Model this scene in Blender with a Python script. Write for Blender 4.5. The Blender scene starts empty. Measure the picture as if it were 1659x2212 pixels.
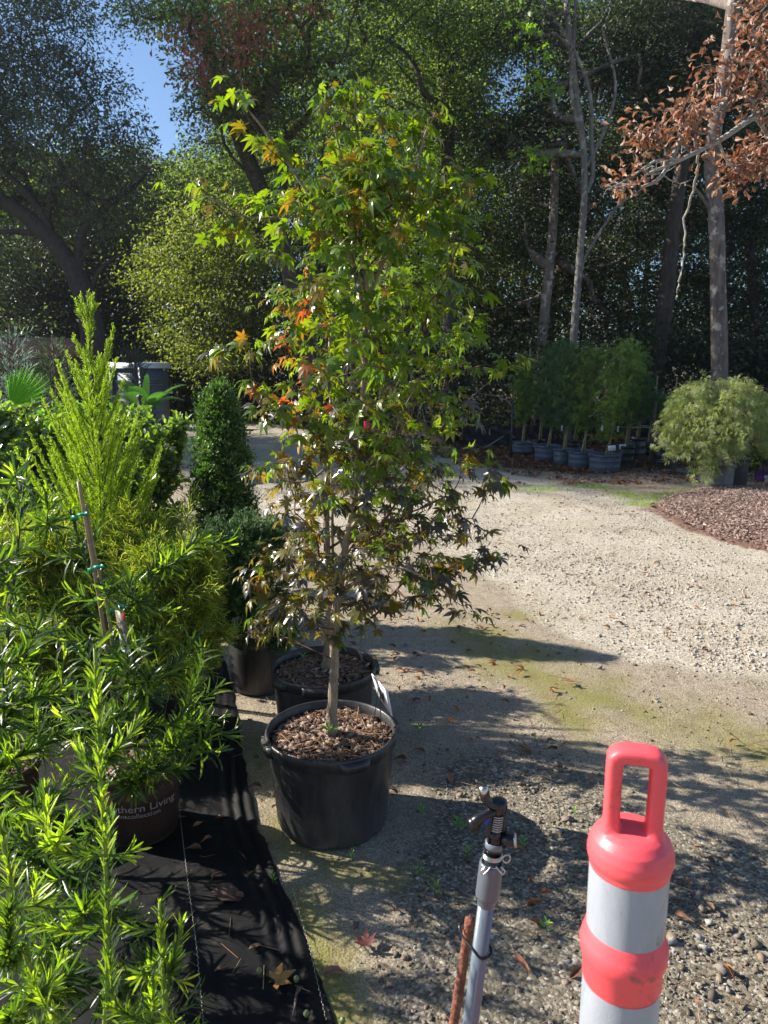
import bpy, math, random
import numpy as np
from mathutils import Vector, Matrix
R = math.radians
rng = np.random.default_rng(7)
random.seed(7)
scene = bpy.context.scene
COL = scene.collection

# ---------------------------------------------------------------- camera, sky, sun, exposure
PITCH = R(11.0); EYE = 1.5; FOC = 1566.0; CX = 829.5; CY = 1106.0   # FOC in photograph pixels at 1659 x 2212
cam_d = bpy.data.cameras.new("camera"); cam = bpy.data.objects.new("camera", cam_d); COL.objects.link(cam)
cam.location = (0, 0, EYE); cam.rotation_euler = (math.pi/2 - PITCH, 0, 0)
cam_d.sensor_fit = 'VERTICAL'; cam_d.sensor_height = 24.0; cam_d.lens = 24.0*FOC/2212.0
cam_d.clip_start = 0.05; cam_d.clip_end = 500
cam_d.dof.use_dof = True; cam_d.dof.focus_distance = 2.35; cam_d.dof.aperture_fstop = 6.0
scene.camera = cam
SUN_EL = R(33); SUN_BACK = R(15)            # sun to the left, a little beyond the plants
sdir = Vector((-math.cos(SUN_EL)*math.cos(SUN_BACK), math.cos(SUN_EL)*math.sin(SUN_BACK), math.sin(SUN_EL)))
w = bpy.data.worlds.new("World"); scene.world = w; w.use_nodes = True
nt = w.node_tree; nt.nodes.clear()
sk = nt.nodes.new('ShaderNodeTexSky'); sk.sky_type = 'NISHITA'; sk.sun_disc = False
sk.sun_elevation = SUN_EL; sk.sun_rotation = math.atan2(sdir.x, sdir.y); sk.air_density = 1.0; sk.dust_density = 0.3; sk.ozone_density = 4.5
bg = nt.nodes.new('ShaderNodeBackground'); bg.inputs[1].default_value = 0.075
wo = nt.nodes.new('ShaderNodeOutputWorld'); nt.links.new(sk.outputs[0], bg.inputs[0]); nt.links.new(bg.outputs[0], wo.inputs[0])
sl = bpy.data.lights.new("sun", 'SUN'); sl.energy = 5.0; sl.angle = R(0.53); sl.color = (1.0, 0.94, 0.84)
so = bpy.data.objects.new("sun", sl); COL.objects.link(so); so.rotation_euler = sdir.to_track_quat('Z', 'Y').to_euler()
scene.view_settings.view_transform = 'Standard'; scene.view_settings.look = 'None'
scene.view_settings.exposure = 1.22; scene.view_settings.gamma = 1.0; scene.view_settings.use_curve_mapping = False
scene.render.engine = 'CYCLES'; scene.cycles.max_bounces = 7; scene.cycles.diffuse_bounces = 3
scene.cycles.glossy_bounces = 3; scene.cycles.transmission_bounces = 4; scene.cycles.sample_clamp_indirect = 6
scene.cycles.use_denoising = True

# ---------------------------------------------------------------- pixel <-> world (to take places off the photograph)
cP, sP = math.cos(PITCH), math.sin(PITCH)
def ray(px, py):
    u = (px-CX)/FOC; v = (py-CY)/FOC
    return u, cP - v*sP, sP + v*cP
def W(px, py, Y):
    u, f, d = ray(px, py); t = Y/f
    return np.array((u*t, Y, EYE - d*t))
def G(px, py, z=0.0):
    u, f, d = ray(px, py); t = (EYE-z)/d
    return np.array((u*t, f*t, z))
def to_px(P):
    P = np.asarray(P, float); X, Y, Z = P[..., 0], P[..., 1], EYE-P[..., 2]
    dep = Y*cP + Z*sP
    return CX + FOC*X/dep, CY + FOC*(Z*cP - Y*sP)/dep
def PXM(Y):            # metres per photograph pixel near distance Y
    return Y/FOC

# ---------------------------------------------------------------- mesh helpers
def mk(name, V, F, mat, parent=None, smooth=False, midx=None, mats=None):
    """V (n,3); F list of (m,k) arrays or one array; world coordinates"""
    V = np.asarray(V, dtype=np.float64).reshape(-1, 3)
    if isinstance(F, np.ndarray): F = [F]
    F = [np.asarray(f, dtype=np.int32) for f in F if len(f)]
    me = bpy.data.meshes.new(name)
    if parent is not None:
        V = V - np.array(PW[parent.name])
    me.vertices.add(len(V)); me.vertices.foreach_set('co', V.astype(np.float32).ravel())
    idx = np.concatenate([f.ravel() for f in F]); tot = np.concatenate([np.full(len(f), f.shape[1], np.int32) for f in F])
    st = np.concatenate(([0], np.cumsum(tot)[:-1])).astype(np.int32)
    me.loops.add(len(idx)); me.loops.foreach_set('vertex_index', idx)
    me.polygons.add(len(tot)); me.polygons.foreach_set('loop_start', st); me.polygons.foreach_set('loop_total', tot)
    if smooth: me.polygons.foreach_set('use_smooth', np.ones(len(tot), bool))
    for m in (mats or [mat]): me.materials.append(m)
    if midx is not None: me.polygons.foreach_set('material_index', np.asarray(midx, np.int32))
    me.update(calc_edges=True); me.validate()
    o = bpy.data.objects.new(name, me); COL.objects.link(o)
    if parent is not None:
        o.parent = parent; PW[o.name] = PW[parent.name]
    else: PW[o.name] = (0, 0, 0)
    return o
PW = {}
def thing(name, label, cat, loc=(0, 0, 0), group=None):
    o = bpy.data.objects.new(name, None); COL.objects.link(o); o.location = tuple(float(v) for v in loc); PW[o.name] = tuple(float(v) for v in loc)
    o.empty_display_size = 0.1; o['label'] = label; o['category'] = cat
    if group: o['group'] = group
    return o
def tag(o, label=None, cat=None, group=None, kind=None):
    if label: o['label'] = label
    if cat: o['category'] = cat
    if group: o['group'] = group
    if kind: o['kind'] = kind
    return o
def copy_tree(o, parent=None):
    c = o.copy(); COL.objects.link(c)
    if parent is not None: c.parent = parent
    for ch in list(o.children): copy_tree(ch, c)
    return c
class MB:
    """collects pieces of one mesh"""
    def __init__(s): s.V = []; s.F = []; s.M = []; s.n = 0
    def add(s, V, F, m=0):
        V = np.asarray(V, float).reshape(-1, 3)
        if isinstance(F, np.ndarray): F = [F]
        for f in F:
            f = np.asarray(f, np.int32)
            if len(f): s.F.append(f + s.n); s.M.append(np.full(len(f), m, np.int32))
        s.V.append(V); s.n += len(V); return s
    def build(s, name, mat, parent=None, smooth=False, mats=None):
        return mk(name, np.concatenate(s.V), s.F, mat, parent, smooth, np.concatenate(s.M) if mats else None, mats)
def unit(a):
    a = np.asarray(a, float); return a/np.maximum(np.linalg.norm(a, axis=-1, keepdims=True), 1e-9)
def box(c, s, rot=None):
    c = np.array(c, float); h = np.array(s, float)/2
    V = np.array([(x, y, z) for x in (-1, 1) for y in (-1, 1) for z in (-1, 1)], float)*h
    if rot is not None: V = V @ np.array(rot).T
    F = np.array([(0, 1, 3, 2), (4, 6, 7, 5), (0, 4, 5, 1), (2, 3, 7, 6), (0, 2, 6, 4), (1, 5, 7, 3)])
    return V + c, F
def rotz(a): return np.array([(math.cos(a), -math.sin(a), 0), (math.sin(a), math.cos(a), 0), (0, 0, 1)])
def tube(path, rad, sides=6, cap=True, bump=0.0):
    P = np.asarray(path, float); n = len(P); rad = np.broadcast_to(np.asarray(rad, float), (n,))
    T = unit(np.gradient(P, axis=0)) if n > 2 else np.repeat(unit(P[1:]-P[:1]), 2, 0)
    ref = np.array((0, 0, 1.0)) if abs(T[:, 2]).mean() < 0.8 else np.array((1.0, 0, 0))
    A = unit(np.cross(T, ref)); B = np.cross(T, A)
    an = np.linspace(0, 2*math.pi, sides, endpoint=False)
    r = rad[:, None]*(1 + (bump*rng.standard_normal((n, sides)) if bump else 0))
    V = P[:, None] + r[..., None]*(np.cos(an)[None, :, None]*A[:, None] + np.sin(an)[None, :, None]*B[:, None])
    i = np.arange(n-1)[:, None]*sides; j = np.arange(sides)[None]; k = (j+1) % sides
    F = [np.stack([i+j, i+k, i+sides+k, i+sides+j], -1).reshape(-1, 4)]
    if cap: F.append(np.arange(sides)[None, ::-1]); F.append(((n-1)*sides+np.arange(sides))[None])
    return V.reshape(-1, 3), F
def lathe(prof, seg=48, c=(0, 0, 0), ang=None):
    """prof list of (r, z)"""
    p = np.array(prof, float); n = len(p); an = np.linspace(0, 2*math.pi, seg, endpoint=False)
    V = np.stack([p[:, 0, None]*np.cos(an), p[:, 0, None]*np.sin(an), np.repeat(p[:, 1, None], seg, 1)], -1)
    i = np.arange(n-1)[:, None]*seg; j = np.arange(seg)[None]; k = (j+1) % seg
    F = np.stack([i+j, i+k, i+seg+k, i+seg+j], -1).reshape(-1, 4)
    return V.reshape(-1, 3) + np.array(c), F
def smoothpath(P, k=6):
    """Catmull-Rom through the points"""
    P = np.asarray(P, float)
    if len(P) < 3: return P[0] + (P[1]-P[0])*np.linspace(0, 1, k+1)[:, None]
    Q = np.vstack([2*P[0]-P[1], P, 2*P[-1]-P[-2]]); out = []
    for i in range(1, len(Q)-2):
        for t in np.linspace(0, 1, k, endpoint=False):
            a, b, c, d = Q[i-1], Q[i], Q[i+1], Q[i+2]
            out.append(.5*((2*b) + (c-a)*t + (2*a-5*b+4*c-d)*t*t + (3*b-a-3*c+d)*t**3))
    out.append(P[-1]); return np.array(out)
def frames(D, N):
    """columns x,y,z ; y = direction D, z as near to N as can be"""
    D = unit(D); N = N + 1e-4*rng.standard_normal(N.shape); X = unit(np.cross(D, N)); Z = np.cross(X, D)
    return np.stack([X, D, Z], -1)
def inst(tV, tF, Rm, T, S=None):
    """place template N times; Rm (N,3,3), T (N,3), S (N,) or (N,3)"""
    tV = np.asarray(tV, float); N = len(T)
    if S is not None:
        S = np.asarray(S, float); S = S[:, None] if S.ndim == 1 else S
        Vl = tV[None]*S[:, None, :]
    else: Vl = np.broadcast_to(tV[None], (N,)+tV.shape)
    V = np.einsum('nij,nkj->nki', Rm, Vl) + T[:, None]
    if isinstance(tF, np.ndarray): tF = [tF]
    off = (np.arange(N)*len(tV))[:, None, None]
    return V.reshape(-1, 3), [(np.asarray(f)[None] + off).reshape(-1, f.shape[1]) for f in tF]
def rdir(n, up=0.0):
    d = rng.standard_normal((n, 3)); d[:, 2] += up; return unit(d)

# ---------------------------------------------------------------- leaf templates (length 1 along +y, face +z)
def t_diamond(w=.5, f=.10):
    return np.array([(0, 0, 0), (w/2, .45, f), (0, 1, -.06), (-w/2, .45, f)]), np.array([(0, 1, 2), (0, 2, 3)])
def t_oval(w=.5, f=.08, dr=.15):
    V = [(0, 0, 0), (w*.36, .2, f), (w*.5, .5, f-.3*dr), (w*.33, .8, f-.6*dr), (0, 1.02, -dr), (-w*.33, .8, f-.6*dr), (-w*.5, .5, f-.3*dr), (-w*.36, .2, f), (0, .5, -.2*dr)]
    return np.array(V), np.array([(0, 1, 8), (1, 2, 8), (2, 3, 8), (3, 4, 8), (4, 5, 8), (5, 6, 8), (6, 7, 8), (7, 0, 8)])
def t_linear(w=.12, f=.02, dr=.1):
    V = [(0, 0, 0), (w*.35, .12, f), (0, .14, 0), (-w*.35, .12, f), (w*.5, .5, f+dr*.3), (0, .5, dr*.3), (-w*.5, .5, f+dr*.3), (w*.4, .85, f+dr*.05), (0, .85, dr*.05), (-w*.4, .85, f+dr*.05), (0, 1, -dr*.3)]
    return np.array(V), [np.array([(0, 1, 2), (0, 2, 3), (7, 10, 8), (8, 10, 9)]), np.array([(1, 4, 5, 2), (2, 5, 6, 3), (4, 7, 8, 5), (5, 8, 9, 6)])]
def t_palmate(droop=.22, lob=7, wid=.17, pet=.45):
    A = {7: [-128, -84, -40, 0, 40, 84, 128], 5: [-100, -50, 0, 50, 100]}[lob]
    L = {7: [.36, .66, .9, 1.0, .9, .66, .36], 5: [.55, .85, 1, .85, .55]}[lob]
    V = [(0, 0, 0)]; F = []
    def pt(r, a, dz=0.0):
        a = R(a); return (r*math.sin(a), r*math.cos(a), -droop*r*r*(1.0+.35*abs(math.sin(a))) + dz)
    sin_r = .27
    for i, (a, l) in enumerate(zip(A, L)):
        a0 = a-22 if i == 0 else (a+A[i-1])/2; a1 = a+22 if i == lob-1 else (a+A[i+1])/2
        s1, s2 = pt(sin_r*min(1, l+.25), a0), pt(sin_r*min(1, l+.25), a1)
        m = .52*l; h = wid*(l**.6); da = math.degrees(math.atan2(h, m)); rm = math.hypot(h, m)
        b = len(V); jz = ((i*37) % 5-2)*.05*droop; V += [s1, pt(rm, a-da, .035+jz), pt(l, a, -.04+2.5*jz), pt(rm, a+da, .035+jz), s2, pt(m, a, jz)]
        F += [(0, b, b+5), (b, b+1, b+5), (b+1, b+2, b+5), (b+2, b+3, b+5), (b+3, b+4, b+5), (b+4, 0, b+5)]
    b = len(V); V += [(-.012, -pet, .06), (.012, -pet, .06), (.012, 0, 0), (-.012, 0, 0)]
    V = np.array(V); F = np.array([f[::-1] for f in F])
    return V, [F, np.array([(b, b+1, b+2, b+3)])]
def t_dissect(lob=7, droop=.35):
    A = [-120, -80, -40, 0, 40, 80, 120]; L = [.5, .75, .95, 1, .95, .75, .5]
    V = [(0, 0, 0)]; F = []
    for a, l in zip(A, L):
        for rr in ((l*.5, .055), (l, 0)):
            pass
        a = R(a); d = np.array((math.sin(a), math.cos(a), 0)); p = np.array((math.cos(a), -math.sin(a), 0))
        b = len(V); z1 = np.array((0, 0, -droop*.25*l*l)); z2 = np.array((0, 0, -droop*l*l))
        V += [d*l*.5+p*.06+z1, d*l+z2, d*l*.5-p*.06+z1]; F += [(0, b, b+1), (0, b+1, b+2)]
    return np.array(V), np.array([f[::-1] for f in F])
def t_spindle(w=.12):
    V = [(0, 0, 0)]
    for y, r in ((.3, .5), (.8, .42)):
        for k in range(3):
            a = 2.0944*k; V.append((math.cos(a)*r*w, y, math.sin(a)*r*w))
    V.append((0, 1, 0))
    F3 = [(0, 2, 1), (0, 3, 2), (0, 1, 3), (4, 5, 7), (5, 6, 7), (6, 4, 7)]; F4 = [(1, 2, 5, 4), (2, 3, 6, 5), (3, 1, 4, 6)]
    return np.array(V), [np.array(F3), np.array(F4)]
def t_obovate(w=.5, curl=.25):
    V = [(0, 0, 0), (w*.12, .3, .05), (w*.48, .72, .12), (w*.3, .97, .02), (0, 1.02, -curl), (-w*.34, .93, .03), (-w*.5, .68, .14), (-w*.1, .3, .05), (0, .6, -.03)]
    return np.array(V), np.array([(0, 1, 8), (1, 2, 8), (2, 3, 8), (3, 4, 8), (4, 5, 8), (5, 6, 8), (6, 7, 8), (7, 0, 8)])

# ---------------------------------------------------------------- materials
def newmat(name):
    m = bpy.data.materials.new(name); m.use_nodes = True; n = m.node_tree; n.nodes.clear()
    out = n.nodes.new('ShaderNodeOutputMaterial'); p = n.nodes.new('ShaderNodeBsdfPrincipled'); n.links.new(p.outputs[0], out.inputs[0])
    return m, n, p, out
def ramp(n, stops, interp='LINEAR'):
    r = n.nodes.new('ShaderNodeValToRGB'); cr = r.color_ramp; cr.interpolation = interp
    while len(cr.elements) < len(stops): cr.elements.new(.5)
    for e, (p, c) in zip(cr.elements, stops): e.position = p; e.color = (*c, 1)
    return r
def noise(n, scale, detail=4, rough=.55, vec=None, dist=0.0):
    t = n.nodes.new('ShaderNodeTexNoise'); t.inputs['Scale'].default_value = scale; t.inputs['Detail'].default_value = detail
    t.inputs['Roughness'].default_value = rough; t.inputs['Distortion'].default_value = dist
    if vec is not None: n.links.new(vec, t.inputs['Vector'])
    return t
def objco(n, sc=(1, 1, 1)):
    c = n.nodes.new('ShaderNodeTexCoord'); mp = n.nodes.new('ShaderNodeMapping'); mp.inputs['Scale'].default_value = sc
    n.links.new(c.outputs['Object'], mp.inputs[0]); return mp.outputs[0]
def bumpn(n, h, strength, dist, p, prev=None):
    b = n.nodes.new('ShaderNodeBump'); b.inputs['Strength'].default_value = strength; b.inputs['Distance'].default_value = dist
    n.links.new(h, b.inputs['Height'])
    if prev is not None: n.links.new(prev, b.inputs['Normal'])
    n.links.new(b.outputs[0], p.inputs['Normal']); return b.outputs[0]
def mixc(n, fac, a, b):
    m = n.nodes.new('ShaderNodeMix'); m.data_type = 'RGBA'
    for s, v in ((m.inputs[0], fac), (m.inputs[6], a), (m.inputs[7], b)):
        if isinstance(v, (int, float)): s.default_value = v
        elif isinstance(v, tuple): s.default_value = (*v, 1)
        else: n.links.new(v, s)
    return m.outputs[2]
def leafmat(name, cols, trans=(.9, 1.3, .35), tf=.35, rough=.42, spec=.5):
    m, n, p, out = newmat(name)
    g = n.nodes.new('ShaderNodeNewGeometry')
    rp = ramp(n, [(i/max(1, len(cols)-1), c) for i, c in enumerate(cols)]); n.links.new(g.outputs['Random Per Island'], rp.inputs[0])
    n.links.new(rp.outputs[0], p.inputs['Base Color']); p.inputs['Roughness'].default_value = rough
    p.inputs['Specular IOR Level'].default_value = spec
    mu = n.nodes.new('ShaderNodeMix'); mu.data_type = 'RGBA'; mu.blend_type = 'MULTIPLY'; mu.inputs[0].default_value = 1
    mu.clamp_result = False
    n.links.new(rp.outputs[0], mu.inputs[6]); mu.inputs[7].default_value = (*[t*2.2 for t in trans], 1)
    tr = n.nodes.new('ShaderNodeBsdfTranslucent'); n.links.new(mu.outputs[2], tr.inputs[0])
    ms = n.nodes.new('ShaderNodeMixShader'); ms.inputs[0].default_value = tf
    n.links.new(p.outputs[0], ms.inputs[1]); n.links.new(tr.outputs[0], ms.inputs[2]); n.links.new(ms.outputs[0], out.inputs[0])
    return m
def barkmat(name, a, b, c=None, sc=9, patch=None):
    m, n, p, out = newmat(name); v = objco(n, (sc, sc, sc*.28))
    t = noise(n, 2.2, 6, .65, v, .6); vo = n.nodes.new('ShaderNodeTexVoronoi'); vo.feature = 'DISTANCE_TO_EDGE'; vo.inputs['Scale'].default_value = 1.6
    n.links.new(v, vo.inputs['Vector'])
    rp = ramp(n, [(.3, a), (.62, b)]); n.links.new(t.outputs[0], rp.inputs[0]); colr = rp.outputs[0]
    if patch:
        t2 = noise(n, 1.3, 3, .6, objco(n, (5, 5, 4))); r2 = ramp(n, [(.56, (0, 0, 0)), (.62, (1, 1, 1))]); n.links.new(t2.outputs[0], r2.inputs[0])
        colr = mixc(n, r2.outputs[0], colr, patch)
    n.links.new(colr, p.inputs['Base Color']); p.inputs['Roughness'].default_value = .9
    nb = bumpn(n, vo.outputs[0], .7, .02, p); bumpn(n, t.outputs[0], .6, .02, p, nb)
    return m
def plain(name, col, rough=.6, spec=.4, metal=0, bump=0, bsc=60, var=0.0, coat=0):
    m, n, p, out = newmat(name); p.inputs['Roughness'].default_value = rough; p.inputs['Specular IOR Level'].default_value = spec
    p.inputs['Metallic'].default_value = metal; p.inputs['Base Color'].default_value = (*col, 1); p.inputs['Coat Weight'].default_value = coat
    if var or bump:
        t = noise(n, bsc, 5, .65, objco(n))
        if var:
            rp = ramp(n, [(.3, tuple(c*(1-var) for c in col)), (.7, tuple(min(1, c*(1+var)) for c in col))]); n.links.new(t.outputs[0], rp.inputs[0]); n.links.new(rp.outputs[0], p.inputs['Base Color'])
        if bump: bumpn(n, t.outputs[0], bump, .01, p)
    return m

# ---------------------------------------------------------------- plant growing
def grow(trunk, r0, r1, tips, seg=.3, rt=.004, wob=.08, lift=.25, expo=.5, maxr=.6):
    """trunk polyline + tips -> list of (path, radii) limbs and the last leg of each"""
    trunk = np.asarray(trunk, float); L = np.r_[0, np.cumsum(np.linalg.norm(np.diff(trunk, axis=0), axis=1))]
    n = max(4, int(L[-1]/seg)); s = np.linspace(0, L[-1], n+1)
    TP = np.stack([np.interp(s, L, trunk[:, k]) for k in range(3)], -1)
    P = [p for p in TP]; par = [-1]+list(range(n)); cnt = [0]*(n+1)
    rtr = np.interp(s, [0, L[-1]], [r0, r1])
    d = np.min(np.linalg.norm(tips[:, None]-TP[None], axis=2), axis=1)
    order = np.argsort(d); chains = []; low = max(1, int(n*.12))
    A = np.zeros((len(tips)*14+n+2, 3)); A[:n+1] = TP; m = n+1
    for ti in order:
        t = tips[ti]; dv = t-A[low:m]; dist = np.linalg.norm(dv, axis=1)
        cost = dist + np.maximum(0, A[low:m, 2]-t[2]+lift*dist)*.9
        pi = int(np.argmin(cost))+low; p0 = A[pi]; dd = np.linalg.norm(t-p0)
        k = int(min(12, max(2, dd/seg))); q = np.linspace(0, 1, k+1)[:, None]
        mid = (p0+t)/2 + np.array((0, 0, -lift*.25*dd)) + rng.standard_normal(3)*wob*dd
        path = (1-q)**2*p0 + 2*q*(1-q)*mid + q*q*t
        if k > 3: path[1:-1] += rng.standard_normal((k-1, 3))*wob*.25*dd/k
        ids = [pi]
        for j in range(1, k+1):
            A[m] = path[j]; par.append(ids[-1]); cnt.append(0); ids.append(m); m += 1
        chains.append(ids)
    cnt = np.zeros(m)
    for c in chains: cnt[c[-1]] += 1
    for i in range(m-1, n, -1): cnt[par[i]] += cnt[i]
    rad = rt*np.maximum(cnt, 1)**expo; rad[:n+1] = np.maximum(rad[:n+1]*0, rtr); rad = np.minimum(rad, maxr)
    out = [(TP, rtr)]
    for c in chains:
        rr = rad[c].copy(); rr[0] = min(rr[0], rr[1]*1.25); rr[-1] *= .6; out.append((A[c], rr))
    grow.last = (A, par, chains, n, TP)
    return out
def traces(Lm, trunk=True):
    """for each tip its shoot, followed back Lm metres towards the trunk"""
    A, par, chains, n, TP = grow.last; out = []
    for c in chains:
        i = c[-1]; P = [A[i]]; L = 0
        while par[i] > 0 and i > n and L < Lm: j = par[i]; L += np.linalg.norm(A[j]-A[i]); P.append(A[j]); i = j
        P = np.array(P[::-1]); out.append((P, np.full(len(P), .001)))
    if trunk: out.append((TP[int(len(TP)*.25):], None))
    return out
def limbs_mesh(name, limbs, mat, parent, sides=(12, 5), bump=.03):
    mb = MB()
    for i, (p, r) in enumerate(limbs):
        mb.add(*tube(p, r, sides[0] if i == 0 else (sides[1] if r[0] < .02 or sides[1] < 6 else 7), cap=(i == 0), bump=bump if i == 0 else 0))
    return mb.build(name, mat, parent, smooth=True)
def along(limbs, spacing, start=.0, length=9., jitter=.2):
    """points and tangents along the last `length` metres of each limb, t = 0 at the limb's foot, 1 at its tip"""
    PP, TT, tt = [], [], []
    for p, r in limbs:
        L = np.r_[0, np.cumsum(np.linalg.norm(np.diff(p, axis=0), axis=1))]
        a = max(L[-1]*start, L[-1]-length); n = max(2, int((L[-1]-a)/spacing)); s = a + (L[-1]-a)*(np.arange(n)+.5+jitter*rng.uniform(-1, 1, n))/n
        Q = np.stack([np.interp(s, L, p[:, k]) for k in range(3)], -1); Q2 = np.stack([np.interp(s-.01, L, p[:, k]) for k in range(3)], -1)
        PP.append(Q); TT.append(unit(Q-Q2+1e-9)); tt.append(s/L[-1])
    return np.concatenate(PP), np.concatenate(TT), np.concatenate(tt)
def spiral_leaves(P, T, size, angle=.9, tmpl=None, twist=2.4, jit=.25, up=.0, S=None):
    """leaves standing off a shoot"""
    n = len(P); ref = np.where(np.abs(T[:, 2:3]) < .9, np.array([[0, 0, 1.]]), np.array([[1., 0, 0]])); A = unit(np.cross(T, ref)); B = np.cross(T, A)
    ph = np.arange(n)*twist + rng.uniform(-.4, .4, n); rad = np.cos(ph)[:, None]*A + np.sin(ph)[:, None]*B
    an = angle + rng.normal(0, jit, n)
    D = unit(np.cos(an)[:, None]*T + np.sin(an)[:, None]*rad + np.array((0, 0, up)))
    S = size*rng.uniform(.75, 1.15, n) if S is None else S
    return inst(tmpl[0], tmpl[1], frames(D, T-rad*.3), P, S)
def blobs(spec):
    """spec (px, py, Y, rx_px, ry_px) -> centres (n,3), radii (n,3) in metres"""
    C = []; Rr = []
    for (px, py, Y, rx, ry) in spec:
        c = W(px, py, Y); C.append(c); m = PXM(Y); Rr.append((rx*m, rx*m*.9, ry*m))
    return np.array(C), np.array(Rr)
def in_blobs(C, Rr, n, shell=.45):
    vol = np.prod(Rr, axis=1)**(2/3); k = rng.choice(len(C), n, p=vol/vol.sum())
    d = rdir(n); r = rng.uniform(0, 1, n)**shell
    return C[k] + d*r[:, None]*Rr[k]
def crown_leaves(tips, per, spread, size, tmpl, up=.6, hang=.25, flat=.7, cut=False):
    n = len(tips)*per; T = np.repeat(tips, per, 0); sc_ = np.repeat(rng.uniform(.35, 1.55, len(tips)) if cut else rng.uniform(.6, 1.35, len(tips)), per)[:, None]; o = (rdir(n)*rng.uniform(0, 1, (n, 1))**.55*1.8*(1+.5*rng.exponential(1, (n, 1))*(rng.uniform(0, 1, (n, 1)) < .22)) if cut else rng.standard_normal((n, 3)))*spread*sc_*np.array((1, 1, flat)); T = T + o
    if cut:
        x, y = to_px(T); k = sdf(x, y, [np.array(a+(0,)) for a in gapP]) < 0; T = T[k]; o = o[k]; n = len(T)
    D = unit(unit(o)*.8 + rng.standard_normal((n, 3))*.6 + np.array((0, 0, -hang))); N = rdir(n, up*1.8)
    return inst(tmpl[0], tmpl[1], frames(D, N), T, size*rng.uniform(.65, 1.25, n))
# ================================================================ GROUND
def vnoise(x, y, sc, seed=0):
    r = np.random.default_rng(seed).uniform(-1, 1, (256, 256)); x = x*sc; y = y*sc
    xi = np.floor(x).astype(int); yi = np.floor(y).astype(int); fx = x-xi; fy = y-yi
    fx = fx*fx*(3-2*fx); fy = fy*fy*(3-2*fy); g = lambda a, b: r[(xi+a) % 256, (yi+b) % 256]
    return (g(0, 0)*(1-fx)+g(1, 0)*fx)*(1-fy) + (g(0, 1)*(1-fx)+g(1, 1)*fx)*fy
def fnoise(x, y, sc, seed=0, o=4): return sum(vnoise(x, y, sc*2**i, seed+i)*.5**i for i in range(o))
def seg_dist(x, y, pts):
    d = np.full(x.shape, 1e9)
    for (a, b) in zip(pts[:-1], pts[1:]):
        ax, ay, bx, by = a[0], a[1], b[0], b[1]; l2 = (bx-ax)**2+(by-ay)**2+1e-12
        t = np.clip(((x-ax)*(bx-ax)+(y-ay)*(by-ay))/l2, 0, 1); d = np.minimum(d, np.hypot(x-ax-t*(bx-ax), y-ay-t*(by-ay)))
    return d
def inside(x, y, poly):
    c = np.zeros(x.shape, bool); n = len(poly)
    for i in range(n):
        x1, y1 = poly[i][:2]; x2, y2 = poly[(i+1) % n][:2]
        k = ((y1 > y) != (y2 > y)) & (x < (x2-x1)*(y-y1)/(y2-y1+1e-12)+x1); c ^= k
    return c
def sdf(x, y, poly):  # positive inside
    d = seg_dist(x, y, list(poly)+[poly[0]]); return np.where(inside(x, y, poly), d, -d)
drive_poly = [G(1900, 1560), G(1659, 1475), G(1400, 1430), G(1180, 1350), G(1060, 1250), G(960, 1180), G(820, 1150), G(660, 1165), G(540, 1190), G(440, 1100), G(380, 985),
              G(300, 935), G(0, 925), np.array((-30, 17.5, 0)), np.array((-30, 21.5, 0)), G(380, 893), G(520, 900), G(660, 930), G(850, 965), G(1000, 1000), G(1200, 1045), G(1330, 1068), G(1400, 1105), G(1560, 1165), G(1680, 1190), G(1950, 1250)]
mulch_poly = [G(1395, 1098), G(1440, 1070), G(1520, 1056), G(1660, 1052), G(1900, 1050), G(2000, 1260), G(1680, 1195), G(1560, 1168), G(1470, 1140)]
moss_lines = [([G(985, 1360), G(1060, 1400), G(1150, 1450), G(1290, 1510), G(1480, 1570), G(1700, 1640)], .12), ([G(1000, 1330), G(1120, 1330)], .06),
              ([G(545, 1600), G(575, 1680), G(620, 1830), G(760, 1880), G(860, 1900)], .035), ([G(640, 1960), G(690, 2060), G(730, 2230)], .045), ([G(1140, 1470), G(1240, 1560)], .07)]
def masks(x, y):
    n1 = fnoise(x, y, 1.6, 3); n2 = fnoise(x, y, 6, 9); sm = lambda v: np.clip(v, 0, 1)**2*(3-2*np.clip(v, 0, 1))
    gr = sm(.5 + (sdf(x, y, drive_poly) + .10*n1 + .05*n2)/.28)
    mo = np.zeros(x.shape)
    for pts, wd in moss_lines: mo = np.maximum(mo, np.clip(1.0 - seg_dist(x, y, pts)/(wd*2.8) + .42*n1 + .35*n2, 0, 1))
    mu = sm(.5 + (sdf(x, y, mulch_poly) + .08*n2)/.12)
    li = sm((y - 10.2 - .35*np.abs(x-2)*0 + n1*.7)/1.6)*(1-gr)
    # damp coarse grit between the pots and the drive
    gp = [G(900, 1760), G(960, 1640), G(1120, 1640), G(1300, 1730), G(1659, 1830), G(1800, 2300), G(860, 2400), G(880, 2000)]
    gi = sm(.5 + (sdf(x, y, gp) + .12*n1)/.35)*(1-gr)
    return gr, mo*(1-gr*.6), mu, li, gi
xs = np.unique(np.concatenate([np.arange(-4, 7.01, .04), np.linspace(-14, -4, 80), np.linspace(7, 16, 70), np.linspace(-90, -14, 40), np.linspace(16, 90, 40)]).round(4))
ys = np.unique(np.concatenate([np.linspace(-8, .2, 16), np.arange(.2, 9, .04), np.linspace(9, 20, 130), np.linspace(20, 40, 60), np.linspace(40, 130, 30)]).round(4))
X, Y = np.meshgrid(xs, ys)
hz = .006*fnoise(X, Y, 1.3, 21) + .0025*fnoise(X, Y, 7, 5, 3)
gr, mo, mu, li, gi = masks(X, Y)
hz = hz + .012*gr*0 + .25*np.clip((Y-24)/30, 0, 1)
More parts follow.
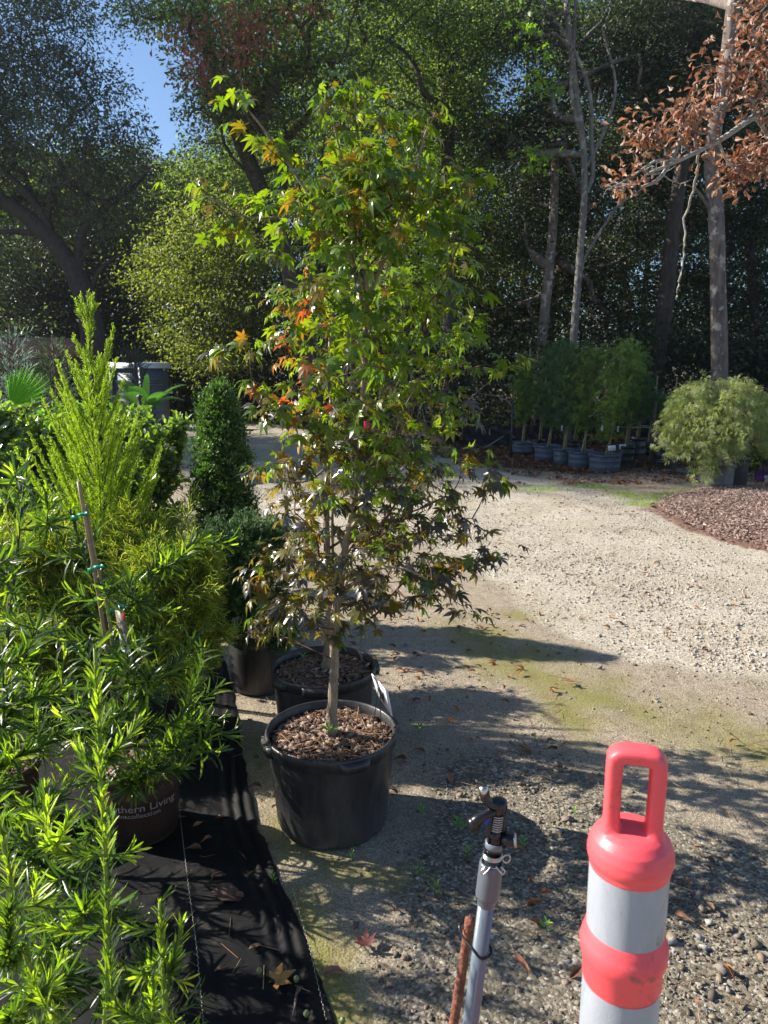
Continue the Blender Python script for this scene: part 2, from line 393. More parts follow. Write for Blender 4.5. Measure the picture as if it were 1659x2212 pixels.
def ground_z(x, y): return .006*fnoise(np.array(x, float), np.array(y, float), 1.3, 21)
def gridF(ny, nx, keep=None):
    i = np.arange(ny-1)[:, None]*nx + np.arange(nx-1)[None]; F = np.stack([i, i+1, i+nx+1, i+nx], -1)
    return F.reshape(-1, 4) if keep is None else F[keep]
def groundmat():
    m, n, p, out = newmat("ground_surface"); L = n.links.new
    def at(nm):
        a = n.nodes.new('ShaderNodeAttribute'); a.attribute_name = nm; return a.outputs['Fac']
    v = objco(n)
    big = noise(n, 1.7, 5, .6, v); mid = noise(n, 14, 5, .7, v); fine = noise(n, 160, 4, .7, v)
    vo = n.nodes.new('ShaderNodeTexVoronoi'); vo.inputs['Scale'].default_value = 120; L(v, vo.inputs['Vector'])
    vo2 = n.nodes.new('ShaderNodeTexVoronoi'); vo2.inputs['Scale'].default_value = 340; L(v, vo2.inputs['Vector'])
    vo3 = n.nodes.new('ShaderNodeTexVoronoi'); vo3.inputs['Scale'].default_value = 36; L(v, vo3.inputs['Vector'])
    def cellramp(vv, stops):
        s = n.nodes.new('ShaderNodeSeparateColor'); L(vv.outputs['Color'], s.inputs[0]); r = ramp(n, stops); L(s.outputs[0], r.inputs[0]); return r.outputs[0]
    sand = cellramp(vo2, [(0, (.16, .125, .085)), (.35, (.30, .24, .17)), (.75, (.39, .32, .23)), (1, (.56, .49, .38))])
    sr = ramp(n, [(.3, (.55, .55, .55)), (.7, (1, 1, 1))]); L(mid.outputs[0], sr.inputs[0])
    mm = n.nodes.new('ShaderNodeMix'); mm.data_type = 'RGBA'; mm.blend_type = 'MULTIPLY'; mm.inputs[0].default_value = .8; L(sand, mm.inputs[6]); L(sr.outputs[0], mm.inputs[7]); sand = mm.outputs[2]
    grit = cellramp(vo, [(0, (.08, .068, .05)), (.5, (.17, .145, .105)), (.85, (.26, .225, .165)), (1, (.42, .38, .32))])
    grav = cellramp(vo, [(0, (.25, .21, .16)), (.3, (.36, .315, .25)), (.7, (.45, .40, .32)), (1, (.60, .55, .47))])
    br = ramp(n, [(.35, (.80, .78, .72)), (.65, (1, 1, 1))]); L(big.outputs[0], br.inputs[0])
    m2 = n.nodes.new('ShaderNodeMix'); m2.data_type = 'RGBA'; m2.blend_type = 'MULTIPLY'; m2.inputs[0].default_value = .9; L(grav, m2.inputs[6]); L(br.outputs[0], m2.inputs[7]); grav = m2.outputs[2]
    mossr = ramp(n, [(.3, (.15, .12, .045)), (.5, (.175, .16, .03)), (.62, (.14, .155, .02)), (.8, (.27, .22, .11))]); L(mid.outputs[0], mossr.inputs[0])
    lit = cellramp(vo3, [(0, (.03, .018, .012)), (.5, (.07, .042, .027)), (.85, (.12, .07, .04)), (1, (.2, .12, .06))])
    mul = cellramp(vo3, [(0, (.07, .038, .03)), (.5, (.15, .085, .065)), (1, (.3, .19, .15))])
    # soften the grit edge with noise
    def rough_mask(a, k=.5):
        s = n.nodes.new('ShaderNodeMath'); s.operation = 'MULTIPLY_ADD'; L(fine.outputs[0], s.inputs[0]); s.inputs[1].default_value = k; L(a, s.inputs[2])
        r = ramp(n, [(.25+k*.5, (0, 0, 0)), (.7+k*.5, (1, 1, 1))]); L(s.outputs[0], r.inputs[0]); return r.outputs[0]
    mf = n.nodes.new('ShaderNodeMath'); mf.operation = 'MULTIPLY'; mr_ = ramp(n, [(.26, (.3, .3, .3)), (.6, (1, 1, 1))]); L(fine.outputs[0], mr_.inputs[0]); L(at('moss'), mf.inputs[0]); L(mr_.outputs[0], mf.inputs[1]); mossf = mf.outputs[0]
    c = mixc(n, rough_mask(at('grit')), sand, grit)
    c = mixc(n, rough_mask(at('litter')), c, lit); c = mixc(n, rough_mask(at('gravel')), c, grav)
    c = mixc(n, mossf, c, mossr.outputs[0]); c = mixc(n, at('mulch'), c, mul)
    L(c, p.inputs['Base Color']); p.inputs['Roughness'].default_value = .92; p.inputs['Specular IOR Level'].default_value = .25
    b1 = bumpn(n, vo.outputs['Distance'], .35, -.005, p); b2 = bumpn(n, fine.outputs[0], .5, .004, p, b1); bumpn(n, mid.outputs[0], .6, .014, p, b2)
    return m
MG = groundmat()
ny, nx = X.shape; GV = np.stack([X, Y, hz], -1).reshape(-1, 3)
xc = (X[:-1, :-1]+X[1:, 1:])/2; yc = (Y[:-1, :-1]+Y[1:, 1:])/2
isd = (sdf(xc, yc, drive_poly) > 0) & ~inside(xc, yc, mulch_poly)
for nm, keep in (("ground", ~isd), ("driveway", isd)):
    F = gridF(ny, nx, keep); used = np.unique(F); mp = -np.ones(len(GV), int); mp[used] = np.arange(len(used))
    o = mk(nm, GV[used], mp[F], MG, smooth=True); tag(o, kind='structure')
    for an, a in (('gravel', gr), ('moss', mo), ('mulch', mu), ('litter', li), ('grit', gi)):
        at = o.data.attributes.new(an, 'FLOAT', 'POINT'); at.data.foreach_set('value', a.ravel()[used].astype(np.float32))

# loose stones (uncountable) near the camera and on the drive
cube_t = np.array([(x, y, z) for x in (-1, 1) for y in (-1, 1) for z in (-1, 1)], float)*.5
cube_f = np.array([(0, 1, 3, 2), (4, 6, 7, 5), (0, 4, 5, 1), (2, 3, 7, 6), (0, 2, 6, 4), (1, 5, 7, 3)])
def stones(name, xy, size, mat):
    n = len(xy); A = rng.uniform(0, 2*math.pi, n); D = rdir(n); Rm = frames(D, rdir(n))
    V = cube_t[None]*(1+.35*rng.standard_normal((n, 8, 3))*.6)*np.stack([size*rng.uniform(.8, 1.5, n), size*rng.uniform(.7, 1.1, n), size*rng.uniform(.45, .8, n)], -1)[:, None]
    V = V*np.where(np.arange(8)[None, :, None] % 3 == 0, .72, 1)
    tilt = frames(unit(np.stack([np.cos(A), np.sin(A), rng.normal(0, .25, n)], -1)), unit(np.array((0, 0, 1.)) + .3*rng.standard_normal((n, 3))))
    V = np.einsum('nij,nkj->nki', tilt, V); z = ground_z(xy[:, 0], xy[:, 1]) + size*.16
    V = V + np.stack([xy[:, 0], xy[:, 1], z], -1)[:, None]
    F = (cube_f[None] + (np.arange(n)*8)[:, None, None]).reshape(-1, 4)
    return mk(name, V.reshape(-1, 3), F, mat)
def stonemat(name, cols):
    m, n, p, out = newmat(name); g = n.nodes.new('ShaderNodeNewGeometry'); r = ramp(n, [(i/(len(cols)-1), c) for i, c in enumerate(cols)]); n.links.new(g.outputs['Random Per Island'], r.inputs[0])
    t = noise(n, 220, 3, .7, objco(n)); r2 = ramp(n, [(.3, (.7, .7, .7)), (.7, (1, 1, 1))]); n.links.new(t.outputs[0], r2.inputs[0])
    mm = n.nodes.new('ShaderNodeMix'); mm.data_type = 'RGBA'; mm.blend_type = 'MULTIPLY'; mm.inputs[0].default_value = .8; n.links.new(r.outputs[0], mm.inputs[6]); n.links.new(r2.outputs[0], mm.inputs[7])
    n.links.new(mm.outputs[2], p.inputs['Base Color']); p.inputs['Roughness'].default_value = .85; p.inputs['Specular IOR Level'].default_value = .3
    return m
M_st1 = stonemat("loose_stone", [(.08, .07, .055), (.15, .125, .09), (.22, .185, .13), (.28, .235, .165), (.25, .17, .13), (.22, .21, .20), (.42, .40, .36)])
M_st2 = stonemat("pale_gravel", [(.21, .18, .14), (.31, .27, .21), (.40, .35, .28), (.40, .315, .25), (.45, .405, .335), (.55, .52, .46)])
N = 110000; xy = np.stack([rng.uniform(-.75, 2.6, N), rng.uniform(.55, 4.3, N)], -1)
gr_, mo_, mu_, li_, gi_ = masks(xy[:, 0], xy[:, 1]); pr = np.clip(gi_*.6 + .08, 0, 1)*(1-.9*np.clip(mo_, 0, 1))*(1-gr_)
cl = .5+.5*fnoise(xy[:, 0], xy[:, 1], 3.0, 77); keep = rng.uniform(0, 1, N) < pr*np.clip(cl*1.5, .1, 1); xy1 = xy[keep]
sz = .0028+.0020*rng.exponential(1, len(xy1)); sz = np.where(rng.uniform(0, 1, len(sz)) < .02*(1+2*(xy1[:, 1] < 1.7)), sz+rng.uniform(.004, .013, len(sz)), sz)
tag(stones("loose_gravel", xy1, sz, M_st1), kind='stuff')
N = 190000; q = rng.uniform(0, 1, N)**1.3; yy = 2.6+q*7.5; xy = np.stack([rng.uniform(-1.0, .62, N)*yy*1.0+.25*yy, yy], -1); xy = xy[np.abs(xy[:, 0]) < .6*yy+.4]
gr_, mo_, mu_, li_, gi_ = masks(xy[:, 0], xy[:, 1]); cl = .6+.6*fnoise(xy[:, 0], xy[:, 1], 1.1, 78)
xy2 = xy[(rng.uniform(0, 1, len(xy)) < gr_*np.clip(cl, .15, 1)) & (mu_ < .3)]
tag(stones("driveway_gravel", xy2, np.clip(.0035+.0030*rng.exponential(1, len(xy2)), .003, .025), M_st2), kind='stuff')

# bark mulch mound
def chips(xyz, lo, hi, flat=.3, wd=.35, th=.12):
    n = len(xyz); A = rng.uniform(0, 2*math.pi, n); D = unit(np.stack([np.cos(A), np.sin(A), rng.normal(0, flat, n)], -1)); Nn = unit(np.array((0, 0, 1.))+flat*1.5*rng.standard_normal((n, 3)))
    Rm = frames(D, Nn); S = rng.uniform(lo, hi, n)[:, None]*np.array((wd, 1, th))*rng.uniform(.6, 1.3, (n, 3))
    t = cube_t.copy(); t[[1, 3]] *= .8; t[[6]] *= .7
    return inst(t, cube_f, Rm, xyz, S)
gx, gy = np.meshgrid(np.arange(3.0, 8.2, .06), np.arange(5.6, 10.2, .06))
s_ = sdf(gx, gy, mulch_poly); hz_ = .10*np.clip(s_/.7, 0, 1)**.7*(1+.3*fnoise(gx, gy, 1.2, 4)) + .015*fnoise(gx, gy, 9, 3)*(s_ > 0) - .01 + .012*(s_ > 0)
kp = (s_[:-1, :-1] > -.12)
M_mulch = plain("dark_mulch", (.15, .09, .07), .95, .1, bump=.8, bsc=40, var=.5)
F = gridF(*gx.shape, kp); used = np.unique(F); mp = -np.ones(gx.size, int); mp[used] = np.arange(len(used))
tag(mk("mulch_bed", np.stack([gx, gy, hz_], -1).reshape(-1, 3)[used], mp[F], M_mulch, smooth=True), kind='structure')
M_chip = stonemat("bark_chip", [(.10, .065, .052), (.20, .135, .11), (.30, .21, .175), (.38, .28, .235), (.26, .16, .12), (.5, .40, .33)])
N = 52000; cx_ = rng.uniform(3.0, 8.2, N); cy_ = rng.uniform(5.6, 10.2, N); s2 = sdf(cx_, cy_, mulch_poly)
k = (s2 > -.12) & (rng.uniform(0, 1, N) < np.clip(.25+s2*8, .05, 1)); cx_, cy_, s2 = cx_[k], cy_[k], s2[k]
cz_ = .10*np.clip(s2/.7, 0, 1)**.7*(1+.3*fnoise(cx_, cy_, 1.2, 4)) + .015
tag(mk("bark_mulch", *chips(np.stack([cx_, cy_, cz_], -1), .012, .045), M_chip), kind='stuff')

# black woven weed mat
edge = smoothpath([G(452, 1330), G(478, 1400), G(500, 1480), G(520, 1600), G(545, 1740), G(575, 1830), G(615, 1920), G(655, 2010), G(690, 2110), G(725, 2212), G(790, 2400)], 14)
def resample(P, n):
    L = np.r_[0, np.cumsum(np.linalg.norm(np.diff(P, axis=0), axis=1))]; s = np.linspace(0, L[-1], n); return np.stack([np.interp(s, L, P[:, k]) for k in range(3)], -1)
E_ = resample(edge, 260); tt = np.r_[np.linspace(0, .5, 90), np.linspace(.52, 3.0, 60)]
EX = E_[:, None, 0]-tt[None]; EY = np.repeat(E_[:, None, 1], len(tt), 1)
EX = EX + .006*fnoise(EX*0+tt[None], EY, 18, 8)*np.exp(-tt/.02)
near = np.exp(-((tt-.05)/.05)**2)[None]
wr = near*.008*np.sin(tt[None]*150 + 4*fnoise(EY, EX*0, 1.1, 31)+EY*5)*(.6+.5*vnoise(EY, EY*0, 1.6, 5))
WZ = .012 + .004*fnoise(EX, EY, 2.4, 61) + wr + .003*fnoise(EX, EY, 9, 66)
WZ = np.maximum(WZ, .0)+.006*np.exp(-tt/.01)[None]*(-1)
m, n, p, out = newmat("woven_fabric"); v = objco(n)
wv = n.nodes.new('ShaderNodeTexWave'); wv.inputs['Scale'].default_value = 130; wv.bands_direction = 'X'; n.links.new(v, wv.inputs[0])
wv2 = n.nodes.new('ShaderNodeTexWave'); wv2.inputs['Scale'].default_value = 110; wv2.bands_direction = 'Y'; n.links.new(v, wv2.inputs[0])
ad = n.nodes.new('ShaderNodeMath'); ad.operation = 'MULTIPLY'; n.links.new(wv.outputs[0], ad.inputs[0]); n.links.new(wv2.outputs[0], ad.inputs[1])
d1 = noise(n, 3.5, 6, .7, v); d2 = noise(n, 40, 4, .7, v); dm = n.nodes.new('ShaderNodeMath'); dm.operation = 'MULTIPLY'; n.links.new(d1.outputs[0], dm.inputs[0]); n.links.new(d2.outputs[0], dm.inputs[1])
rp = ramp(n, [(.22, (.007, .007, .008)), (.34, (.015, .015, .015)), (.46, (.075, .062, .048))]); n.links.new(dm.outputs[0], rp.inputs[0]); n.links.new(rp.outputs[0], p.inputs['Base Color'])
p.inputs['Roughness'].default_value = .6; p.inputs['Specular IOR Level'].default_value = .14; bumpn(n, ad.outputs[0], .5, .001, p); M_mat = m
V = np.stack([EX, EY, WZ], -1)
wm = thing("weed_mat", "black woven weed mat on the ground under the plants, rumpled along its edge", "weed mat", (E_[130][0]-1, E_[130][1], 0))
mk("fabric", V.reshape(-1, 3), gridF(*EX.shape)[:, ::-1], M_mat, wm, smooth=True)
M_thread = plain("pale_thread", (.34, .32, .28), .8)
def stitch(line, z=.019):
    Q = resample(np.array(line), int(np.sum(np.linalg.norm(np.diff(np.array(line), axis=0), axis=1))/.009)); mb = MB()
    for i in range(0, len(Q)-1):
        a = Q[i]; b = a + (Q[i+1]-a)*.72; a = a+(0, 0, 0); mb.add(*tube(np.array([a, b])+np.array((.0008*((-1)**i), 0, z-a[2])), .0009, 4))
    return mb.build("stitching", M_thread, wm)
stitch([G(386, 1740, .012), G(405, 1900, .012), G(425, 2050, .012), G(442, 2240, .012)], .018)
stitch([G(632, 1925, .012), G(668, 2050, .012), G(705, 2212, .012)], .021)
# ================================================================ WOODLAND
L_dark = leafmat("evergreen_shaded_leaf", [(.015, .023, .012), (.024, .035, .017), (.036, .048, .024), (.058, .07, .036)], trans=(1.0, 1.1, .5), tf=.30, rough=.48, spec=.4)  # shade of the right-hand wood is put into this dark evergreen green
L_mid = leafmat("green_leaf", [(.05, .066, .026), (.078, .098, .032), (.11, .132, .042), (.17, .185, .055)], trans=(1.0, 1.28, .42), tf=.52, rough=.46, spec=.4)
L_yel = leafmat("yellow_green_leaf", [(.08, .095, .025), (.115, .135, .035), (.155, .17, .045), (.22, .21, .06)], trans=(1.0, 1.15, .4), tf=.48, rough=.45)
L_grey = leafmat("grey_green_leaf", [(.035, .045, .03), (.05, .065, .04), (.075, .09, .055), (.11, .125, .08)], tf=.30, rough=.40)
L_dead = leafmat("rust_leaf", [(.16, .05, .03), (.22, .065, .035), (.28, .10, .055), (.20, .08, .05), (.32, .16, .09)], trans=(.9, .5, .35), tf=.3, rough=.5)
L_tan = leafmat("brown_leaf", [(.14, .085, .055), (.22, .13, .085), (.30, .19, .125), (.25, .11, .065), (.38, .27, .19)], trans=(.9, .6, .4), tf=.28, rough=.5)
L_gum = leafmat("lime_leaf", [(.11, .16, .02), (.16, .22, .03), (.2, .24, .03)], tf=.5)
B_oak = barkmat("oak_bark", (.02, .017, .015), (.055, .047, .04), sc=8)
B_pine = barkmat("pine_bark", (.06, .045, .04), (.20, .155, .13), sc=6, patch=(.34, .32, .28))  # pale patches also serve as painted sun on the slim trunk
B_pale = barkmat("pale_bark", (.08, .075, .065), (.19, .175, .155), sc=10, patch=(.27, .26, .235))
B_dark = barkmat("dark_bark", (.02, .017, .014), (.07, .055, .045), sc=7)
B_grey = barkmat("lichen_bark", (.16, .15, .13), (.36, .34, .31), sc=16)
D1 = t_diamond(.52, .12); D2 = t_diamond(.38, .10)
# the strip of open sky above the far lane: crowns are shaped round it
gapP = [(322, 88), (348, 130), (376, 190), (366, 235), (386, 300), (352, 345), (328, 250), (292, 120)]
gaps = [gapP, [(1065, 150), (1130, 100), (1165, 150), (1110, 250), (1050, 240)], [(190, 90), (205, -20), (255, -10), (262, 60), (240, 130)]]
def clear_gap(P, grow_=0):
    x, y = to_px(P); bad = np.zeros(len(P), bool)
    for g in gaps: bad |= sdf(x, y, [np.array(a+(0,)) for a in g]) > -grow_-(10 if g is gapP else 0)
    return P[~bad]
def tree(name, label, trunk_px, Y, r0, r1, spec, tips, per, spread, size, lm, bark, group=None, tmpl=D1, extra=None, limbs_px=None, base_z=0, cat='tree', seg=.6, rt=.012, up=.6, shell=.5, lb=None, gapg=6, cname='crown'):
    base = W(trunk_px[0][0], trunk_px[0][1], Y if len(trunk_px[0]) < 3 else trunk_px[0][2])
    tp = [W(*(q if len(q) > 2 else (q[0], q[1], Y))) for q in trunk_px]; b = tp[0].copy()
    if b[2] > .1: tp = [np.array((b[0], b[1], -.1))] + tp
    tp = smoothpath(tp, 6); th = thing(name, label, cat, (tp[0][0], tp[0][1], 0), group)
    C, Rr = blobs(spec); T = clear_gap(in_blobs(C, Rr, tips, shell), gapg); T = T[T[:, 2] > .3]
    T = T[:int(len(T)*.42)]; per = int(per*2.7); spread = spread*1.25; size = size*.9
    nb = len(T) if lb is None else min(lb, len(T))
    main = grow(tp, r0, r1, T[:nb], seg=seg, rt=rt)
    allL = list(main)
    if limbs_px:
        for lp, ra, rb in limbs_px:
            P = smoothpath([W(*(q if len(q) > 2 else (q[0], q[1], Y))) for q in lp], 5); allL.append((P, np.linspace(ra, rb, len(P))))
    limbs_mesh("trunk", allL, bark, th)
    V, F = crown_leaves(T, per, spread, size, tmpl, up, flat=.42, cut=True); mk(cname, V, F, lm, th)
    return th, T
# live oak by the lane, left
tree("live_oak", "spreading dark live oak with forked black limbs on the left beside the lane",
     [(210, 900), (203, 760), (190, 660), (155, 575), (105, 510), (40, 455), (-60, 400)], 15, .31, .12,
     [(20, 120, 15, 170, 150), (150, 130, 14.5, 110, 120), (170, 290, 14, 140, 110), (40, 330, 15.5, 170, 120), (-120, 250, 15, 160, 220), (250, 400, 14.5, 80, 90), (130, 430, 16, 130, 70), (-150, 480, 15, 100, 80), (60, -60, 15, 200, 90), (290, 300, 14.5, 50, 60)],
     2000, 25, .30, .092, L_grey, B_oak, tmpl=D2, lb=420, rt=.0055,
     limbs_px=[([(168, 590), (180, 500), (240, 440), (300, 395), (330, 355)], .12, .01), ([(110, 515), (95, 470), (60, 420), (25, 385), (-20, 340)], .12, .03), ([(95, 500), (110, 430), (130, 370), (180, 330)], .09, .01),
               ([(195, 690), (205, 600), (260, 550), (310, 545)], .06, .008), ([(165, 600), (120, 520), (40, 500), (-40, 505)], .10, .04)])
# big canopy over the lane, centre left, with dead red leaves
th, T = tree("oak_tree", "tall green oak leaning over the lane with clusters of dead red leaves in its top",
     [(690, 930), (660, 760), (620, 560), (560, 400), (505, 270), (455, 120), (430, -60)], 15, .24, .09,
     [(520, 60, 14, 170, 120), (700, 120, 14, 150, 140), (450, 230, 14.5, 95, 110), (620, 330, 15, 130, 120), (560, 200, 14, 130, 110), (330, 10, 14.5, 75, 50), (260, 0, 14.8, 60, 40), (400, 30, 14, 60, 50), (740, -40, 14, 200, 80)],
     760, 36, .32, .085, L_mid, B_dark, lb=360)
C, Rr = blobs([(405, 90, 12.6, 50, 75), (430, 160, 12.8, 45, 40), (520, 120, 12.8, 50, 80), (540, 60, 12.5, 80, 60), (650, 10, 12.6, 60, 25)])
Tr = in_blobs(C, Rr, 85, .6); V, F = crown_leaves(Tr, 8, .13, .10, t_obovate(.42, .2), .0, 1.2); mk("dead_leaves", V, F, L_dead, th)
# yellow-green trees behind the lane
Gb = "sunlit trees beyond the lane"
tree("broadleaf_tree", "bright yellow-green tree low beyond the lane, behind the left of the potted maple", [(480, 880), (470, 760), (440, 640), (400, 560)], 22, .16, .07,
     [(400, 560, 22, 100, 90), (470, 520, 22, 110, 110), (380, 660, 22, 80, 90), (470, 640, 21, 110, 100), (540, 700, 22, 110, 90), (330, 600, 23, 60, 80), (440, 770, 21, 110, 60), (560, 560, 22, 90, 90)], 620, 40, .42, .115, L_yel, B_dark, Gb, lb=160)
tree("broadleaf_tree", "mid-green tree beyond the lane with pale sunlit top, under the gap of sky", [(400, 870), (410, 700), (400, 560), (390, 440)], 25, .2, .08,
     [(400, 420, 25, 70, 90), (470, 400, 24, 110, 100), (370, 480, 25, 60, 60), (560, 450, 24, 110, 90), (300, 520, 26, 70, 60), (230, 560, 26, 90, 70)], 600, 36, .45, .12, L_mid, B_dark, Gb, lb=140)
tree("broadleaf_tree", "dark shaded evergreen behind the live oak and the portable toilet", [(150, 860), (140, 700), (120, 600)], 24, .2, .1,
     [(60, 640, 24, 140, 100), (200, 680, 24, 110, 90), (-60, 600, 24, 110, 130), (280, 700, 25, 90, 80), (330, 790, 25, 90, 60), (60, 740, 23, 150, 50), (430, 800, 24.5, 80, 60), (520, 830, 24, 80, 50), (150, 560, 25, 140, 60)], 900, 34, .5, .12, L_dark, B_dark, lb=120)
# trunks and crowns of the wood on the right
Gw = "trees of the dark wood"
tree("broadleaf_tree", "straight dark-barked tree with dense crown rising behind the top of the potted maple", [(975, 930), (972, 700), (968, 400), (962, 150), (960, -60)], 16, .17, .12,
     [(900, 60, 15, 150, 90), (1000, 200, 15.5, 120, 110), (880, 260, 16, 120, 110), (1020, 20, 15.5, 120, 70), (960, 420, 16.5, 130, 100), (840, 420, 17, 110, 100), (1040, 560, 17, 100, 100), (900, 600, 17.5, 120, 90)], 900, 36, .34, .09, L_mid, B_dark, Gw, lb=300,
     limbs_px=[([(962, 230, 15.6), (915, 200, 15), (895, 140, 15), (860, 100, 15), (800, 70, 15)], .07, .03), ([(970, 330, 15.8), (930, 250, 15), (870, 215, 15)], .05, .02)])
tree("sweetgum_tree", "bent pale grey trunk with two high forks in front of the dark wood", [(1228, 870), (1237, 760), (1252, 560), (1262, 430), (1262, 330), (1245, 200), (1228, 60), (1220, -60)], 14.5, .085, .045,
     [(1120, 60, 15, 110, 70), (1180, 250, 15.5, 70, 90), (1330, 120, 15.5, 110, 110), (1060, 300, 16, 70, 80), (1260, 420, 17, 100, 90)], 480, 36, .33, .09, L_dark, B_pale, Gw, lb=140,
     limbs_px=[([(1262, 420), (1280, 380), (1278, 300), (1272, 190), (1230, 90), (1180, 20), (1150, -30)], .055, .03), ([(1268, 360), (1310, 270), (1330, 180), (1300, 60)], .045, .02), ([(1250, 620), (1262, 560), (1310, 480), (1340, 440), (1400, 400)], .04, .015), ([(1256, 300), (1235, 200), (1240, 80), (1245, -30)], .05, .03)])
C, Rr = blobs([(1150, 60, 13.5, 25, 30), (1185, 180, 13.6, 35, 70), (1170, 330, 13.8, 30, 30)])
Tg = in_blobs(C, Rr, 20, .6); V, F = crown_leaves(Tg, 7, .14, .10, t_palmate(.2, 5, .2, .3), .8)
mk("lime_leaves", V, F, L_gum, bpy.data.objects["sweetgum_tree"])  # yellow-green sweetgum leaves, a colour of their own
tree("broadleaf_tree", "leaning dark trunk in the wood just left of the weeping maple, sunlit at its foot", [(1398, 930), (1418, 800), (1438, 650), (1455, 480), (1480, 300), (1500, 60)], 16, .19, .12,
     [(1400, 120, 16, 120, 110), (1480, 300, 17, 100, 110), (1360, 330, 17, 90, 100), (1560, 200, 17, 100, 120), (1440, 480, 18, 110, 90), (1620, 60, 16, 120, 100)], 850, 36, .36, .095, L_dark, B_dark, Gw, lb=200)
tree("pine_tree", "tall scaly-barked pine trunk rising behind the weeping maple at the right edge", [(1556, 900), (1554, 780), (1550, 560), (1545, 420), (1535, 330), (1560, 200), (1580, 60), (1592, -80)], 13, .148, .11,
     [(1460, 30, 15, 90, 60), (1620, 20, 15, 80, 80), (1420, -40, 15, 80, 60)], 200, 40, .3, .16, L_dark, B_pine, Gw, tmpl=t_diamond(.06, .02), lb=40, limbs_px=[([(1546, 470), (1520, 430), (1500, 405)], .04, .025)])
tree("broadleaf_tree", "slim trunk with sun patches painted in its bark, in the wood behind the row of tall potted maples", [(1160, 930), (1165, 800), (1180, 640), (1195, 480), (1200, 300)], 16, .13, .08,  # pale bark patches stand for patches of sun on this trunk
     [(1140, 480, 17, 100, 100), (1230, 600, 18, 90, 80), (1100, 700, 18.5, 90, 90), (1180, 330, 17, 80, 80), (1300, 560, 18.5, 90, 100), (1300, 700, 19, 90, 80)], 800, 34, .38, .095, L_dark, B_pine, Gw, lb=160)
tree("broadleaf_tree", "thin dark tree with its crown filling the wood behind the middle of the maple", [(1050, 930), (1060, 700), (1070, 500)], 19, .12, .07,
     [(1050, 640, 19, 110, 100), (930, 740, 20, 110, 90), (820, 680, 20, 110, 100), (1060, 780, 19.5, 110, 60), (720, 620, 21, 110, 110), (760, 780, 20, 120, 70), (640, 780, 22, 90, 70)], 900, 36, .42, .11, L_dark, B_dark, Gw, lb=120)
tree("broadleaf_tree", "broad leafy tree at the right edge of the wood behind the pine", [(1640, 930), (1630, 700), (1620, 500)], 17, .14, .08,
     [(1620, 480, 17, 90, 110), (1700, 300, 17, 100, 150), (1640, 650, 17, 90, 90), (1500, 620, 18, 70, 80), (1700, 780, 16, 90, 70), (1560, 760, 18, 90, 50), (1400, 760, 19, 90, 60)], 800, 36, .38, .1, L_dark, B_dark, Gw, lb=120)
# deeper rows that close the wood
def deep(label, x, y, h, lm, sz, n=520, group="trees deep in the wood"):
    tp = np.array([(x, y, -.1), (x+rng.normal(0, .2), y, h*.35), (x+rng.normal(0, .5), y, h*.85)]); th = thing("broadleaf_tree", label, 'tree', (x, y, 0), group)
    T = np.stack([x+rng.normal(0, 1.55, n), y+rng.normal(0, 1.1, n), 1.2+(h-1.2)*rng.uniform(0, 1, n)**.85], -1); T = clear_gap(T, 12)
    limbs_mesh("trunk", grow(smoothpath(tp, 5), .16, .06, T[:70], seg=1.0, rt=.014), B_dark, th, (8, 4))
    V, F = crown_leaves(T[::2], 75, .62, sz, D1, .5, flat=.45, cut=True); mk("crown", V, F, lm, th)
marks = ["at the far left edge behind the live oak", "behind the trunk of the live oak", "behind the tip of the lime conifer", "behind the portable toilet", "behind the columnar shrub by the lane", "behind the left side of the near maple", "behind the trunk of the near maple", "behind the right side of the near maple", "behind the slim sun-patched trunk", "behind the pale forked trunk", "behind the leaning dark trunk", "behind the tall pine trunk", "at the far right edge of the wood"]
mk_px = [-250, 60, 190, 310, 480, 620, 770, 940, 1130, 1250, 1420, 1560, 1800]; used_l = set()
def place(row, x, y):
    px = CX+x/y*FOC; o = np.argsort([abs(px-m) for m in mk_px])
    for i in o:
        lb = "%s row of the deep wood, tree %s" % (row, marks[i])
        if lb not in used_l: used_l.add(lb); return lb
for i, x in enumerate([-15, -11.5, -8.6, -5.6, -2.6, .2, 2.8, 5.4, 8.2, 11.2, 14.5]):
    y = 24.5+rng.uniform(-.8, 1.2) + (2.5 if x < -3 else 0)
    deep(place("nearer", x, y), x + rng.normal(0, .4), y, 13.5 if x > -5 else 8.5, [L_dark, L_mid, L_dark][i % 3], .14)
for i, x in enumerate(np.arange(-22, 24, 4.2)):
    y = 33+rng.uniform(-1, 1.5)
    deep(place("farther", x, y), x + rng.normal(0, .5), y, 19 if x > -8 else 10.5, [L_dark, L_mid][i % 2], .2, 520)
# trees out of the frame to the left that shade the lane
for (x, y, h, lb) in ((-13.5, 15.9, 16.5, "tall evergreen beside the lane, nearest of those left of the picture"), (-17, 16.5, 15, "evergreen beside the lane beyond the left edge, behind the nearest one"), (-12.5, 18.0, 12, "evergreen beside the lane behind the live oak's left limbs")):
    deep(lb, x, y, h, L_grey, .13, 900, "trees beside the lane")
# undergrowth
n = 2600; ux = rng.uniform(-16, 14, n); uy = np.where(ux > 0, 15.0, 21.8)+rng.exponential(1.6, n); T = np.stack([ux, uy, rng.uniform(.05, 1, n)**1.3*2.4], -1)
T = np.vstack([T, np.stack([rng.uniform(-24, 20, 2200), rng.uniform(27, 38, 2200), rng.uniform(.1, 3.0, 2200)], -1)])
V, F = crown_leaves(T, 24, .34, .12, D1, .5); tag(mk("undergrowth", V, F, L_dark), kind='stuff')
